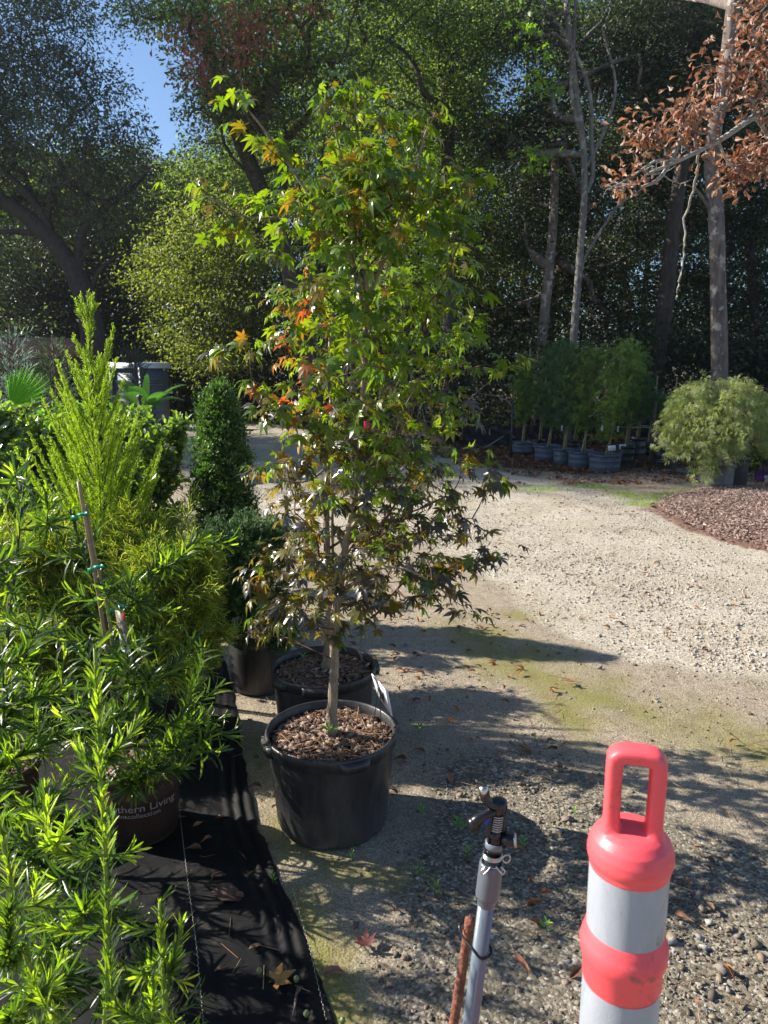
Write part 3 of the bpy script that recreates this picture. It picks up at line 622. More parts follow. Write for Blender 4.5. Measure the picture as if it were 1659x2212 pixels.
# bare pale sticks lying in the wood's edge
mb = MB()
for i in range(60):
    a = np.array((rng.uniform(.5, 10), rng.uniform(14.2, 16.2), rng.uniform(0, .9))); d = rdir(1, .2)[0]*rng.uniform(.4, 1.3); P = np.array([a, a+d*.5+rng.normal(0, .08, 3), a+d]); P[:, 2] = np.maximum(P[:, 2], .02)
    mb.add(*tube(smoothpath(P, 3), np.linspace(.014, .006, 7), 4))
tag(mb.build("brushwood", B_grey, smooth=True), kind='stuff')
# dead brown oak limb reaching in from the right, its tree stands outside the picture
th = thing("oak_tree", "oak limb with curled dead brown leaves and grey lichen twigs at the upper right", "tree", (5.6, 6.6, 0))
tp = smoothpath([(5.6, 6.6, -.1), (5.5, 6.6, 1.5), (5.2, 6.5, 3.2), (5.0, 6.4, 5.2), (4.9, 6.4, 7)], 6)
limb = [(1800, 180, 6.3), (1659, 235, 6.1), (1560, 300, 6.0), (1470, 345, 5.9), (1400, 375, 5.9)]
C, Rr = blobs([(1560, 170, 6.0, 60, 60), (1630, 60, 6.0, 60, 90), (1480, 235, 5.9, 60, 40), (1400, 290, 5.9, 50, 40), (1370, 350, 5.9, 40, 35), (1500, 290, 6.0, 70, 35), (1640, 200, 6.0, 50, 70), (1350, 395, 5.9, 35, 20), (1700, 120, 6.1, 70, 120)])
T1 = in_blobs(C, Rr, 150, .7); T2 = in_blobs(*blobs([(1620, 350, 6.3, 55, 25), (1600, 390, 6.3, 40, 20), (1670, 330, 6.3, 60, 40), (1590, 360, 6.2, 30, 20)]), 60, .8)
lp = smoothpath([np.array((5.15, 6.5, 3.3))]+[W(*q) for q in limb], 5)
gl = grow(lp, .06, .012, np.concatenate([T1, T2]), seg=.12, rt=.0022, wob=.16, lift=0)
bare = grow(smoothpath([W(1470, 345, 5.9), W(1420, 345, 5.85), W(1360, 385, 5.8), W(1310, 410, 5.8)], 4), .014, .004, in_blobs(*blobs([(1330, 400, 5.8, 50, 25), (1400, 370, 5.8, 60, 40), (1480, 400, 5.9, 30, 40)]), 30, .7), seg=.1, rt=.002, wob=.15, lift=0)
limbs_mesh("trunk", [(tp, np.linspace(.2, .1, len(tp)))]+gl+bare+[(smoothpath([W(1470, 300, 6.0), W(1430, 380, 5.9), W(1385, 405, 5.9)][::1], 4), np.linspace(.02, .012, 9))], B_grey, th, (10, 5))
ob = t_obovate(.46, .25)
V, F = crown_leaves(T1, 8, .062, .069, ob, .1, .5); mk("rusty_leaves", V, F, L_tan, th)
V, F = crown_leaves(T2, 7, .06, .075, ob, .1, .4); mk("small_leaves", V, F, L_tan, th)
# hanging vine
P = smoothpath([W(1500, 300, 6.2), W(1508, 340, 6.4), W(1500, 400, 6.6), W(1480, 470, 6.8), W(1478, 540, 6.8), W(1470, 600, 6.8), W(1460, 645, 6.8)], 6); P[1:-1] += rng.normal(0, .006, (len(P)-2, 3))
tag(mk("hanging_vine", *tube(P, np.linspace(.013, .008, len(P)), 6, bump=.1), B_grey, smooth=True), "thin bare vine hanging beside the pine trunk below the brown-leaved limb", "vine")
# ================================================================ POTS
def plastic(name, base, dust, rough=.45, amt=.5):
    m, n, p, out = newmat(name); v = objco(n)
    t = noise(n, 90, 5, .75, v); t2 = noise(n, 5, 6, .72, objco(n, (3, 3, .8))); sp = noise(n, 420, 2, .5, v)
    sep = n.nodes.new('ShaderNodeSeparateXYZ'); n.links.new(v, sep.inputs[0])
    mr = n.nodes.new('ShaderNodeMapRange'); mr.inputs[1].default_value = .0; mr.inputs[2].default_value = .13; mr.inputs[3].default_value = .22; mr.inputs[4].default_value = 0; n.links.new(sep.outputs[2], mr.inputs[0])
    ad = n.nodes.new('ShaderNodeMath'); ad.operation = 'ADD'; n.links.new(t2.outputs[0], ad.inputs[0]); n.links.new(mr.outputs[0], ad.inputs[1])
    r = ramp(n, [(.42, (0, 0, 0)), (.74, (amt, amt, amt))]); n.links.new(ad.outputs[0], r.inputs[0])
    r2 = ramp(n, [(.72, (0, 0, 0)), (.76, (.5, .5, .5))]); n.links.new(sp.outputs[0], r2.inputs[0])
    mx = n.nodes.new('ShaderNodeMath'); mx.operation = 'MAXIMUM'; n.links.new(r.outputs[0], mx.inputs[0]); n.links.new(r2.outputs[0], mx.inputs[1])
    n.links.new(mixc(n, mx.outputs[0], base, dust), p.inputs['Base Color'])
    r3 = ramp(n, [(.3, (rough-.1,)*3), (.7, (rough+.2,)*3)]); n.links.new(t.outputs[0], r3.inputs[0]); n.links.new(r3.outputs[0], p.inputs['Roughness'])
    bumpn(n, t.outputs[0], .12, .004, p); return m
M_black = plastic("black_plastic", (.017, .017, .019), (.13, .12, .11), .38, .4)
M_blue = plastic("blue_black_plastic", (.055, .072, .10), (.16, .18, .20), .5, .4)
M_brown = plastic("brown_plastic", (.055, .026, .019), (.13, .10, .08), .5, .3)
M_greyp = plastic("grey_plastic", (.09, .09, .09), (.2, .19, .17), .5, .5)
M_purple = plastic("purple_plastic", (.12, .03, .22), (.2, .15, .25), .5, .2)
M_soil = plain("potting_soil", (.045, .028, .02), .95, .1, bump=1, bsc=90, var=.6)
M_bchip = stonemat("pot_bark", [(.05, .026, .02), (.10, .05, .035), (.17, .10, .07), (.28, .19, .14), (.42, .33, .27), (.12, .07, .05)])
M_straw = stonemat("pine_straw", [(.20, .10, .05), (.32, .19, .10), (.42, .28, .16)])
def pot(th, c, rt, rb, h, mat, soil=True, rim=.010, handles=(), notches=True, chip=0, ribs=0, seg=72):
    c = np.array(c, float)
    pr = [(rb*.98, 0.0), (rb, .012), (rb+(rt-.008-rb)*.06, h*.05)]
    for k in range(ribs): z = h*(.3+.33*k); r_ = rb+(rt-.008-rb)*z/h; pr += [(r_, z-.006), (r_+.003, z), (r_, z+.006)]
    zr = h-.035*h/.4-.01
    pr += [(rt-.010, zr-.012), (rt-.009, zr), (rt, zr+.004), (rt+.001, h-.006), (rt-.001, h-.001), (rt-.006, h), (rt-.011, h-.004), (rt-.013, h-.05*h/.4), (rt-.02, h*.72)]
    V, F = lathe(pr, seg, c)
    if notches:      # drain slots round the foot
        k = np.arange(seg); row = np.arange(2); drop = np.array([(r*seg+j) for r in row for j in k if (j % 9) in (0, 1)]); F = np.delete(F, drop, 0)
    body = mk("pot", V, F, mat, th, smooth=True)
    mb = MB(); bt, bf = lathe([(rb*.93, .025), (.001, .025)], seg, c); mb.add(bt, bf)
    mb.add(*lathe([(rb*.93, .025), (rb*.95, .001)], seg, c)); mb.build("pot_floor", mat, body)
    for a in handles:
        an = np.radians(np.linspace(a-13, a+13, 14)); e = np.r_[.1, .75, np.ones(10), .75, .1]; V = []
        for q, ee in zip(an, e):
            for (dr, z) in ((-.003, h-.008), (.013*ee, h-.010), (.016*ee, h-.022), (.013*ee, h-.04), (-.008, h-.043)):
                V.append(((rt+dr)*math.cos(q), (rt+dr)*math.sin(q), z))
        F = np.array([(i*5+j, (i+1)*5+j, (i+1)*5+j+1, i*5+j+1) for i in range(13) for j in range(4)]); mk("handle", np.array(V)+c, F, mat, body, smooth=True)
    if soil:
        an = np.linspace(0, 2*math.pi, 48, endpoint=False); zs = h*.87; V = [(0, 0, zs+.012)]; Fq = []
        rs = rt-.016
        for r_ in (.33, .66, 1.0):
            for a in an: V.append((rs*r_*math.cos(a), rs*r_*math.sin(a), zs + .012*(1-r_)+.004*math.sin(5*a+r_*7)))
        Ft = np.array([(0, 1+i, 1+(i+1) % 48) for i in range(48)]); Fq = np.array([(1+k*48+i, 1+(k+1)*48+i, 1+(k+1)*48+(i+1) % 48, 1+k*48+(i+1) % 48) for k in range(2) for i in range(48)])
        mk("soil", np.array(V)+c, [Ft, Fq], M_soil, th, smooth=True)
        if chip:
            r_ = np.sqrt(rng.uniform(0, 1, chip))*(rs-.006); a = rng.uniform(0, 6.283, chip)
            P = np.stack([r_*np.cos(a), r_*np.sin(a), zs+.014*(1-r_/rs)+.006+rng.uniform(0, .006, chip)], -1)+c
            mk("bark_chips", *chips(P, .008, .034, .3, .5, .18), M_bchip, th)
            k = chip//9; r_ = np.sqrt(rng.uniform(0, 1, k))*(rs-.03); a = rng.uniform(0, 6.283, k); P = np.stack([r_*np.cos(a), r_*np.sin(a), zs+.018+rng.uniform(0, .008, k)], -1)+c
            mk("pine_straw", *chips(P, .05, .11, .06, .018, .018), M_straw, th)
    return body

# ================================================================ NURSERY PLANTS, LEFT
P_dark = leafmat("podocarpus_leaf", [(.03, .058, .02), (.045, .085, .025), (.065, .11, .03), (.09, .145, .035)], trans=(1.15, 1.3, .3), tf=.38, rough=.33)
P_new = leafmat("podocarpus_new_growth", [(.24, .34, .025), (.33, .43, .03), (.46, .50, .045)], trans=(.9, 1.05, .3), tf=.42, rough=.4)
M_podo = plain('podocarpus_stem', (.075, .075, .03), .7, var=.4, bsc=40)
M_lstem = plain('lime_stem', (.20, .27, .04), .6, var=.3, bsc=40)
P_mid = leafmat("podocarpus_bright_leaf", [(.11, .17, .02), (.15, .22, .025), (.21, .28, .03)], trans=(1.15, 1.25, .3), tf=.45, rough=.36)
M_stem = plain("green_stem", (.10, .14, .035), .6, var=.3, bsc=40)
M_twig = barkmat("brown_twig", (.05, .035, .025), (.13, .095, .065), sc=40)
LIN = t_linear(.085, .012, .12); LINW = t_linear(.115, .012, .08)
def podo(name, label, base, tips, top=None, r0=.009, size=.065, spacing=.0065, new=.25, bright=.35, group=None, th=None, lean=None, length=.5, tm=LIN, ang=.85, newfrac=1.0, wob=.08, more=1, lift=.35, stem=None):
    base = np.array(base, float); tips = np.array(tips, float); top = tips[np.argmax(tips[:, 2])] if top is None else np.array(top); ex = []
    for t_ in tips:
        for k in range(more):
            f = rng.uniform(.25, .9); q = t_*f+np.array((base[0]*.35+t_[0]*.65, base[1]*.35+t_[1]*.65, t_[2]*.35+base[2]*.65))*(1-f); ex.append(q+rng.normal(0, 1, 3)*np.array((.06, .06, .05)))
    ex = np.array(ex).reshape(-1, 3); tips = np.vstack([tips, ex[ex[:, 2] > base[2]+.08]])
    top = tips[np.argmax(tips[:, 2])] if top is None else np.array(top)
    if th is None: th = thing(name, label, 'shrub', (base[0], base[1], 0), group)
    tr = smoothpath([base, base*.6+top*.4+np.array((.02, .01, 0)), top], 6)
    gl = grow(tr, r0, .003, tips, seg=.05, rt=.0018, wob=wob, lift=lift)
    limbs_mesh("stems", gl, stem or M_podo, th, (6, 4), .02)
    legs = traces(length*.5)
    Pp, T, t = along(legs, spacing*.9, .0, 2.0, .3)
    sh = size*rng.uniform(.75, 1.15, len(Pp))*np.where(t > .93, .62, 1)*np.where(t > .985, .6, 1)
    n = len(Pp); ang_ = np.where(t > .93, ang*.55, ang)
    ref = np.where(np.abs(T[:, 2:3]) < .9, np.array([[0, 0, 1.]]), np.array([[1., 0, 0]])); A = unit(np.cross(T, ref)); B = np.cross(T, A)
    ph = np.arange(n)*2.4 + rng.uniform(-.4, .4, n); rad = np.cos(ph)[:, None]*A + np.sin(ph)[:, None]*B
    an = ang_ + rng.normal(0, .2, n); D = unit(np.cos(an)[:, None]*T + np.sin(an)[:, None]*rad + np.array((0, 0, .08)))
    V, F = inst(tm[0], tm[1], frames(D, T-rad*.3), Pp, sh)
    rn = rng.uniform(0, 1, n); m = np.where((t > 1-new) & (rn < newfrac), 1, np.where((rn < bright), 2, 0))
    nf = [len(f) for f in tm[1]]; midx = np.concatenate([np.repeat(m, k) for k in nf])
    mk("foliage", V, F, None, th, midx=midx, mats=[P_dark, P_new, P_mid]); return th
def wt(lst): return [W(*q) for q in lst]
gp = "staked and potted yew pines at the left"
b = W(186, 2212, 1.2)
podo("yew_pine", "yew pine spire nearest the camera with bright lime new tips in the lower left", (b[0], 1.2, 0),
     wt([(205, 1400, 1.2), (130, 1545, 1.19), (298, 1560, 1.22), (250, 1620, 1.17), (165, 1610, 1.24), (95, 1700, 1.2), (110, 1830, 1.16), (285, 1840, 1.2), (70, 1760, 1.28), (100, 2000, 1.15), (330, 2080, 1.14), (60, 2150, 1.2), (320, 2190, 1.2), (240, 1760, 1.3), (150, 1760, 1.1)]),
     group=gp, size=.040, spacing=.0028, new=.55, bright=.3, r0=.006, ang=.50, newfrac=.62, tm=LINW, lift=1.1, more=0, wob=.04, length=1.2, stem=M_lstem)
b = W(75, 2300, 1.05)
podo("yew_pine", "small yew pine with yellow-lime tips in the bottom left corner", (b[0], 1.05, 0),
     wt([(75, 1895, 1.05), (20, 1965, 1.03), (118, 1935, 1.07), (10, 2080, 1.05), (140, 2060, 1.05), (60, 2100, .98), (110, 2190, 1.0), (20, 2200, 1.0), (-20, 1900, 1.1), (-10, 1740, 1.15)]), group=gp, size=.039, spacing=.0028, new=.3, bright=.22, ang=.50, tm=LINW, newfrac=.62, lift=1.1, more=0, wob=.04, length=.9, stem=M_lstem)
b = W(310, 2350, 1.12)
podo("yew_pine", "low yew pine with lime shoots at the edge of the black mat, bottom left", (b[0], 1.12, 0),
     wt([(345, 1950, 1.12), (280, 2005, 1.1), (392, 1995, 1.15), (375, 2075, 1.12), (300, 2110, 1.05), (400, 2120, 1.1), (250, 2180, 1.1), (360, 2200, 1.05), (235, 2060, 1.1), (420, 2230, 1.1)]), group=gp, size=.038, spacing=.0028, new=.3, bright=.22, ang=.50, tm=LINW, newfrac=.62, lift=1.1, more=0, wob=.04, length=.9, stem=M_lstem)
# the staked one in a brown pot
pc = (-.80, 2.17)
th = thing("yew_pine", "staked yew pine in the brown pot, tied to bamboo with green tape", "shrub", (pc[0], pc[1], 0), gp)
pot(th, (pc[0], pc[1], .012), .132, .112, .235, M_brown, chip=500, notches=False)
tp = wt([(435, 1165, 2.35), (400, 1195, 2.2), (345, 1180, 2.3), (240, 1265, 2.1), (225, 1300, 2.0), (300, 1300, 2.2), (180, 1400, 1.9), (150, 1280, 2.2), (90, 1350, 2.0), (120, 1200, 2.1), (210, 1150, 2.3),
         (478, 1480, 2.2), (505, 1590, 2.1), (470, 1625, 1.95), (440, 1400, 2.35), (395, 1430, 2.2), (420, 1520, 2.2), (350, 1620, 1.95), (310, 1650, 1.9), (385, 1560, 2.05), (280, 1480, 1.95), (330, 1440, 2.0), (220, 1480, 1.95), (260, 1580, 1.9), (160, 1520, 1.95),
         (60, 1450, 2.1), (110, 1600, 2.0), (330, 1240, 2.4), (150, 1100, 2.2), (270, 1380, 1.9), (360, 1350, 2.1), (430, 1560, 2.25), (200, 1640, 1.9), (480, 1550, 2.3)])
podo(None, None, (pc[0], pc[1], .2), tp, th=th, size=.075, spacing=.0075, new=.06, bright=.22, length=.42, tm=t_linear(.11, .012, .2), ang=.9, more=1)
for k, pts in enumerate([[(268, 1690, 2.1), (240, 1480, 2.12), (215, 1300, 2.12), (170, 1040, 2.12)], [(275, 1690, 2.14), (236, 1340, 2.13), (205, 1200, 2.13), (186, 1090, 2.13)]]):
    mk("bamboo_stake", *tube(smoothpath(wt(pts), 8), .0062 if k == 0 else .005, 8, bump=.04), plain("bamboo%d" % k, (.30, .22, .12), .55, var=.25, bsc=30, bump=.2), th, smooth=True)
M_tape = plain("green_tape", (.0, .22, .13), .3, .6)
for (px, py) in ((178, 1112), (212, 1225), (256, 1312), (262, 1440)):
    c = W(px, py, 2.10); mb = MB(); mb.add(*tube([c+(-.013, 0, 0), c+(0, -.012, .002), c+(.013, 0, 0), c+(0, .012, 0), c+(-.013, 0, 0)], .004, 5))
    Rr_ = rng.uniform(-.4, .4); mb.add(*box(c+(-.018, -.012, -.006), (.022, .002, .011), rotz(Rr_))); mb.add(*box(c+(.016, -.008, .005), (.018, .002, .01), rotz(-.5)))
    mb.build("tie", M_tape, th)
def curved_text(s, size, c, r, ang, z, mat, parent, name="lettering", tilt=0., bold=False):
    cu = bpy.data.curves.new("t", 'FONT'); cu.body = s; cu.size = size; cu.align_x = 'CENTER'; cu.resolution_u = 3
    o = bpy.data.objects.new("t", cu); COL.objects.link(o); dg = bpy.context.evaluated_depsgraph_get(); me = bpy.data.meshes.new_from_object(o.evaluated_get(dg))
    V = np.array([v.co[:] for v in me.vertices]); polys = [tuple(p.vertices) for p in me.polygons]; bpy.data.objects.remove(o); bpy.data.curves.remove(cu)
    if callable(r): out = np.array([r(v[0], v[1]) for v in V])
    else:
        rr = r + (V[:, 1]+z)*tilt; a = ang + V[:, 0]/r; out = np.stack([c[0]+rr*np.cos(a), c[1]+rr*np.sin(a), z+V[:, 1]], -1)
    by = {}
    for p in polys: by.setdefault(len(p), []).append(p)
    return mk(name, out, [np.array(v) for v in by.values()], mat, parent)
M_ink = plain("faded_lettering", (.30, .27, .25), .7)
a0 = math.atan2(0-pc[1], 0-pc[0])
curved_text("Southern Living", .036, pc, .1235, a0-.10, .150, M_ink, th, tilt=.08)
curved_text("plantcollection", .024, pc, .1222, a0-.16, .128, M_ink, th, tilt=.08)
# hang tag
th = thing("plant_tag", "long folded tag printed with a white panel, hanging from the bamboo stake", "plant tag", tuple(W(265, 1440, 2.03)))
a, b_ = W(258, 1318, 2.03), W(278, 1436, 2.03); up_ = unit(a-b_); rt_ = np.array((.93, -.30, 0)); rt_ = unit(rt_-up_*rt_.dot(up_)); nn = np.cross(rt_, up_); nn = nn if nn[1] < 0 else -nn
Lg = np.linalg.norm(a-b_); org = b_; hw = .0165
def card(name, u0, u1, v0, v1, off, mat, thick=.0009):
    P = [org+rt_*u+up_*v+nn*(off+k) for k in (0, -thick) for (u, v) in ((u0, v0), (u1, v0), (u1, v1), (u0, v1))]
    return mk(name, P, np.array([(0, 1, 2, 3), (7, 6, 5, 4), (0, 4, 5, 1), (1, 5, 6, 2), (2, 6, 7, 3), (3, 7, 4, 0)]), mat, th)
card("card", -hw, hw, 0, Lg, 0, plain("tag_photo", (.16, .13, .09), .4, var=.5, bsc=140))
card("white_panel", -hw+.0004, hw-.0004, .012, Lg*.36, .0008, plain("tag_white", (.72, .71, .68), .4), .0006)
card("grey_panel", -hw+.0004, hw-.008, Lg*.385, Lg*.57, .0008, plain("tag_grey", (.45, .44, .42), .4), .0006)
card("red_mark", hw-.008, hw-.001, Lg*.82, Lg*.985, .0008, plain("tag_red", (.55, .03, .04), .4), .0006)
M_tk = plain("tag_ink", (.03, .03, .03), .5)
def tt_(s, size, u, v, st=1.5): curved_text(s, size, None, lambda x, y: org+rt_*(u+x)+up_*(v+y*st)+nn*.0022, 0, 0, M_tk, th)
tt_("Southern Living", .0042, 0, Lg*.285, 2.2); tt_("PLANT COLLECTION", .003, 0, Lg*.215); tt_("0808", .006, .001, Lg*.115, 1.3)
mk("wire", *tube(smoothpath([W(252, 1300, 2.1), W(255, 1306, 2.05), W(262, 1324, 2.026)], 4), .0008, 5), plain("silver_wire", (.6, .6, .6), .3, metal=1), th)
# more yew pines at the far left
podo("yew_pine", "dark yew pine behind the spire at the far left edge", (-1.25, 1.9, 0), wt([(q[0], q[1], q[2]) for q in [(30, 1020, 2.2), (100, 1060, 2.2), (0, 1130, 2.1), (60, 1180, 2.0), (-20, 1230, 2.0), (40, 1290, 1.9), (110, 1130, 2.3), (-10, 1380, 1.8), (50, 1430, 1.8), (20, 1530, 1.8), (90, 1500, 1.8), (30, 1640, 1.7), (120, 1650, 1.75), (-30, 1700, 1.7), (80, 1560, 1.7), (150, 1580, 1.8), (-20, 1480, 1.7), (20, 1740, 1.6), (100, 1740, 1.65), (160, 1690, 1.7), (0, 1330, 1.7), (80, 1360, 1.8), (60, 980, 2.4), (140, 1420, 1.8)]]), group=gp, size=.075, spacing=.0075, new=.08, bright=.3, length=.4, tm=t_linear(.105, .012, .2), r0=.012, more=1)
podo("yew_pine", "shaded yew pine low behind the lime spire", (-.82, 1.55, 0), wt([(150, 1820, 1.5), (60, 1850, 1.5), (180, 1950, 1.4), (20, 1800, 1.5), (270, 2000, 1.35), (120, 1900, 1.4), (350, 2080, 1.3), (200, 1750, 1.6), (90, 2050, 1.3), (160, 2100, 1.25), (220, 1700, 1.65), (80, 1780, 1.55), (40, 1950, 1.4), (30, 2050, 1.3), (100, 1960, 1.35), (160, 2020, 1.3), (230, 2100, 1.25), (60, 2160, 1.2), (10, 2120, 1.25), (140, 2200, 1.15), (290, 2100, 1.3), (190, 1880, 1.45), (240, 1960, 1.35)]), group=gp, size=.07, spacing=.0075, new=.02, bright=.12, length=.35, r0=.009, more=2)
th = thing("brown_pot", "brown nursery pot at the left edge, mostly hidden by the lime spire", "pot", (G(5, 1790)[0], G(5, 1790)[1], 0)); c5 = G(5, 1790, .012); pot(th, c5, .135, .115, .24, M_brown, chip=200, notches=False)

# ---- lime conifer 
C_lime = leafmat("lime_conifer_foliage", [(.24, .31, .035), (.33, .40, .045), (.43, .49, .06), (.5, .54, .08)], trans=(1.0, 1.1, .3), tf=.5, rough=.5)
C_gold = leafmat("gold_thread_foliage", [(.15, .22, .04), (.25, .32, .05), (.38, .42, .08), (.52, .52, .13)], trans=(1.1, 1.1, .35), tf=.5, rough=.5)
C_green = leafmat("dwarf_conifer_foliage", [(.045, .11, .03), (.065, .15, .035), (.09, .19, .04), (.13, .24, .045)], tf=.25, rough=.5)
C_holly = leafmat("columnar_foliage", [(.045, .08, .022), (.065, .11, .028), (.095, .15, .035), (.13, .19, .045)], tf=.25, rough=.4)
C_blue = leafmat("blue_conifer_foliage", [(.16, .22, .20), (.22, .29, .26), (.30, .36, .32)], tf=.2, rough=.6)
SP = t_spindle(.085)
def sprays(legs_P, legs_T, L, ang, sub=5, w=1., up=.3, droop=0., size_var=.3):
    """from each point a flat spray: an axis and side cords, all thin spindles"""
    n = len(legs_P); ref = np.where(np.abs(legs_T[:, 2:3]) < .9, np.array([[0, 0, 1.]]), np.array([[1., 0, 0]])); A = unit(np.cross(legs_T, ref)); B = np.cross(legs_T, A)
    ph = np.arange(n)*2.4+rng.uniform(-.5, .5, n); rad = np.cos(ph)[:, None]*A+np.sin(ph)[:, None]*B
    D = unit(np.cos(ang)*legs_T+np.sin(ang)*rad+np.array((0, 0, up))); Ls = L*rng.uniform(1-size_var, 1+size_var, n)*(1 if np.isscalar(L) else 1)
    Nn = unit(np.cross(D, rdir(n))); Sd = np.cross(D, Nn)
    T = [legs_P]; DD = [D]; SS = [Ls]
    for k in range(sub):
        f = (k+1)/(sub+1); s = 1 if k % 2 else -1; d2 = unit(D*.8+Sd*s*.62+np.array((0, 0, .12-droop))+.1*rng.standard_normal((n, 3)))
        T.append(legs_P+D*(Ls*f*.9)[:, None]); DD.append(d2); SS.append(Ls*(.62-.30*f))
    T = np.concatenate(T); DD = np.concatenate(DD); SS = np.concatenate(SS); ww = np.full(len(SS), L*w if np.isscalar(L) else np.mean(L)*w)
    return inst(SP[0], SP[1], frames(DD, rdir(len(DD))), T, np.stack([ww, SS, ww], -1))
b = W(215, 1130, 3.2); top = W(190, 632, 3.2)
th = thing("golden_arborvitae", "feathery lime-green conifer with a tall narrow tip on a staked stem", "conifer", (b[0], b[1], 0))
st = smoothpath([(b[0]+.03, b[1], 0), W(213, 1080, 3.2), W(205, 940, 3.2), W(196, 800, 3.2), top], 10)
legs = [];
for (ty, tx, tyy, dy) in ((700, 163, 648, 0), (690, 208, 660, .0), (740, 176, 640, .02), (760, 200, 640, -.02), (800, 159, 727, 0), (880, 233, 737, 0), (900, 145, 762, 0), (930, 251, 777, .03), (960, 120, 823, -.03), (960, 267, 823, 0), (1000, 111, 845, .05), (1010, 272, 905, 0), (1000, 118, 900, -.06), (1040, 280, 965, 0), (1050, 100, 960, .0), (860, 215, 770, -.05), (860, 165, 790, .05), (900, 225, 830, -.08), (930, 150, 860, -.08)):
    p0 = st[np.argmin(abs(st[:, 2]-W(200, ty, 3.2)[2]))]; e = W(tx, tyy, 3.2+dy); q = np.linspace(0, 1, 10)[:, None]; md = (p0+e)/2+np.array((0, 0, -.12*np.linalg.norm(e-p0)))
    legs.append(((1-q)**2*p0+2*q*(1-q)*md+q*q*e, np.linspace(.003, .001, 10)))
for k in range(64):
    f = .62-(k/64)**.55*.72; f = np.clip(f, .0, .97); z0 = max(.5, .62+(top[2]-.62)*f); i = np.argmin(abs(st[:, 2]-z0)); p0 = st[i]; a = k*2.4+rng.uniform(-.3, .3)
    Lb = (.10+.27*(1-f)**.8)*rng.uniform(.75, 1.25); hd = np.array((math.cos(a), math.sin(a), 0)); n_ = 8; q = np.linspace(0, 1, n_)[:, None]
    legs.append((p0+hd*Lb*(.22+.50*(1-f))*q+np.array((0, 0, 1))*Lb*(.75*q+.45*q*q), np.linspace(.003, .001, n_)))
legs.append((st[-14:], np.linspace(.004, .0015, 14)))
limbs_mesh("stems", [(st, np.linspace(.011, .003, len(st)))]+legs, M_twig, th, (6, 4))
Pp, T, t = along(legs, .0065, .12, 9); Ls_ = .050*(1.05-t*.62); V, F = sprays(Pp, T, Ls_, .40, 5, .95, .12); mk("foliage", V, F, C_lime, th)
mk("bamboo_stake", *tube([(b[0]+.03, b[1]-.02, 0), W(204, 930, 3.18)], .006, 7), plain("bamboo2", (.33, .25, .15), .55, var=.25, bsc=30), th, smooth=True)
pot(th, (b[0]+.03, b[1], .012), .13, .11, .24, M_black, notches=False)

# ---- gold thread cypresses
def threads(name, label, base, spec, ntips, mat, L=.06, sp=.014, sub=4, droop=.6, ang=.5, potr=.13, group=None, w=.55, seed=0):
    th = thing(name, label, 'conifer', (base[0], base[1], 0), group); C, Rr = blobs(spec); T = in_blobs(C, Rr, ntips, .45); T = T + rng.normal(0, .022, T.shape)*(1+2*(rng.uniform(0, 1, (len(T), 1)) < .12)); T = T[T[:, 2] > .12]
    top = C.mean(0); gl = grow(smoothpath([(base[0], base[1], .02), (base[0], base[1], top[2]*.5), top], 5), .014, .005, T, seg=.06, rt=.0016, lift=.1)
    limbs_mesh("stems", gl, M_twig, th, (6, 4)); Pp, Tt, t = along(traces(.09, False), sp, .0, .4); V, F = sprays(Pp, Tt, L, ang, sub, w, -.05, droop*.4); mk("foliage", V, F, mat, th)
    if potr: pot(th, (base[0], base[1], .012), potr, potr*.85, potr*1.75, M_black, notches=False)
    return th
gg = "gold thread cypresses"
c = W(345, 1290, 2.9); threads("thread_cypress", "gold thread cypress with fine yellow threads right of the bamboo stake", (c[0], c[1]), [(345, 1240, 2.9, 95, 80), (300, 1160, 3.0, 60, 50), (410, 1290, 2.9, 60, 70), (340, 1350, 2.8, 90, 60), (420, 1210, 2.9, 40, 60), (350, 1420, 2.75, 90, 50), (430, 1380, 2.85, 50, 60)], 720, C_gold, L=.085, w=.5, sp=.010, group=gg)
c = W(80, 1260, 2.9); threads("thread_cypress", "gold thread cypress at the far left edge behind the yew pines", (c[0], c[1]), [(80, 1190, 2.9, 110, 60), (20, 1270, 2.9, 80, 60), (150, 1300, 2.8, 90, 70), (60, 1380, 2.7, 110, 60), (180, 1420, 2.75, 80, 60), (250, 1200, 3.0, 60, 60)], 720, C_gold, L=.085, w=.5, sp=.010, group=gg)
# ---- dwarf green conifer in its black bag pot
c = (-.60, 3.30); th = threads("dwarf_conifer", "low dark green cushion conifer in a black pot left of the maple pots", c, [(520, 1220, 3.3, 75, 90), (580, 1200, 3.4, 60, 70), (540, 1320, 3.2, 85, 75), (490, 1170, 3.4, 50, 50), (600, 1300, 3.3, 55, 70), (480, 1290, 3.2, 45, 70), (610, 1380, 3.2, 40, 30), (530, 1145, 3.4, 80, 30), (600, 1150, 3.4, 40, 30)], 1300, C_green, .032, .010, 5, 0, .7, potr=0, w=.9)
pot(th, (c[0], c[1], .012), .155, .14, .27, M_black, notches=False)
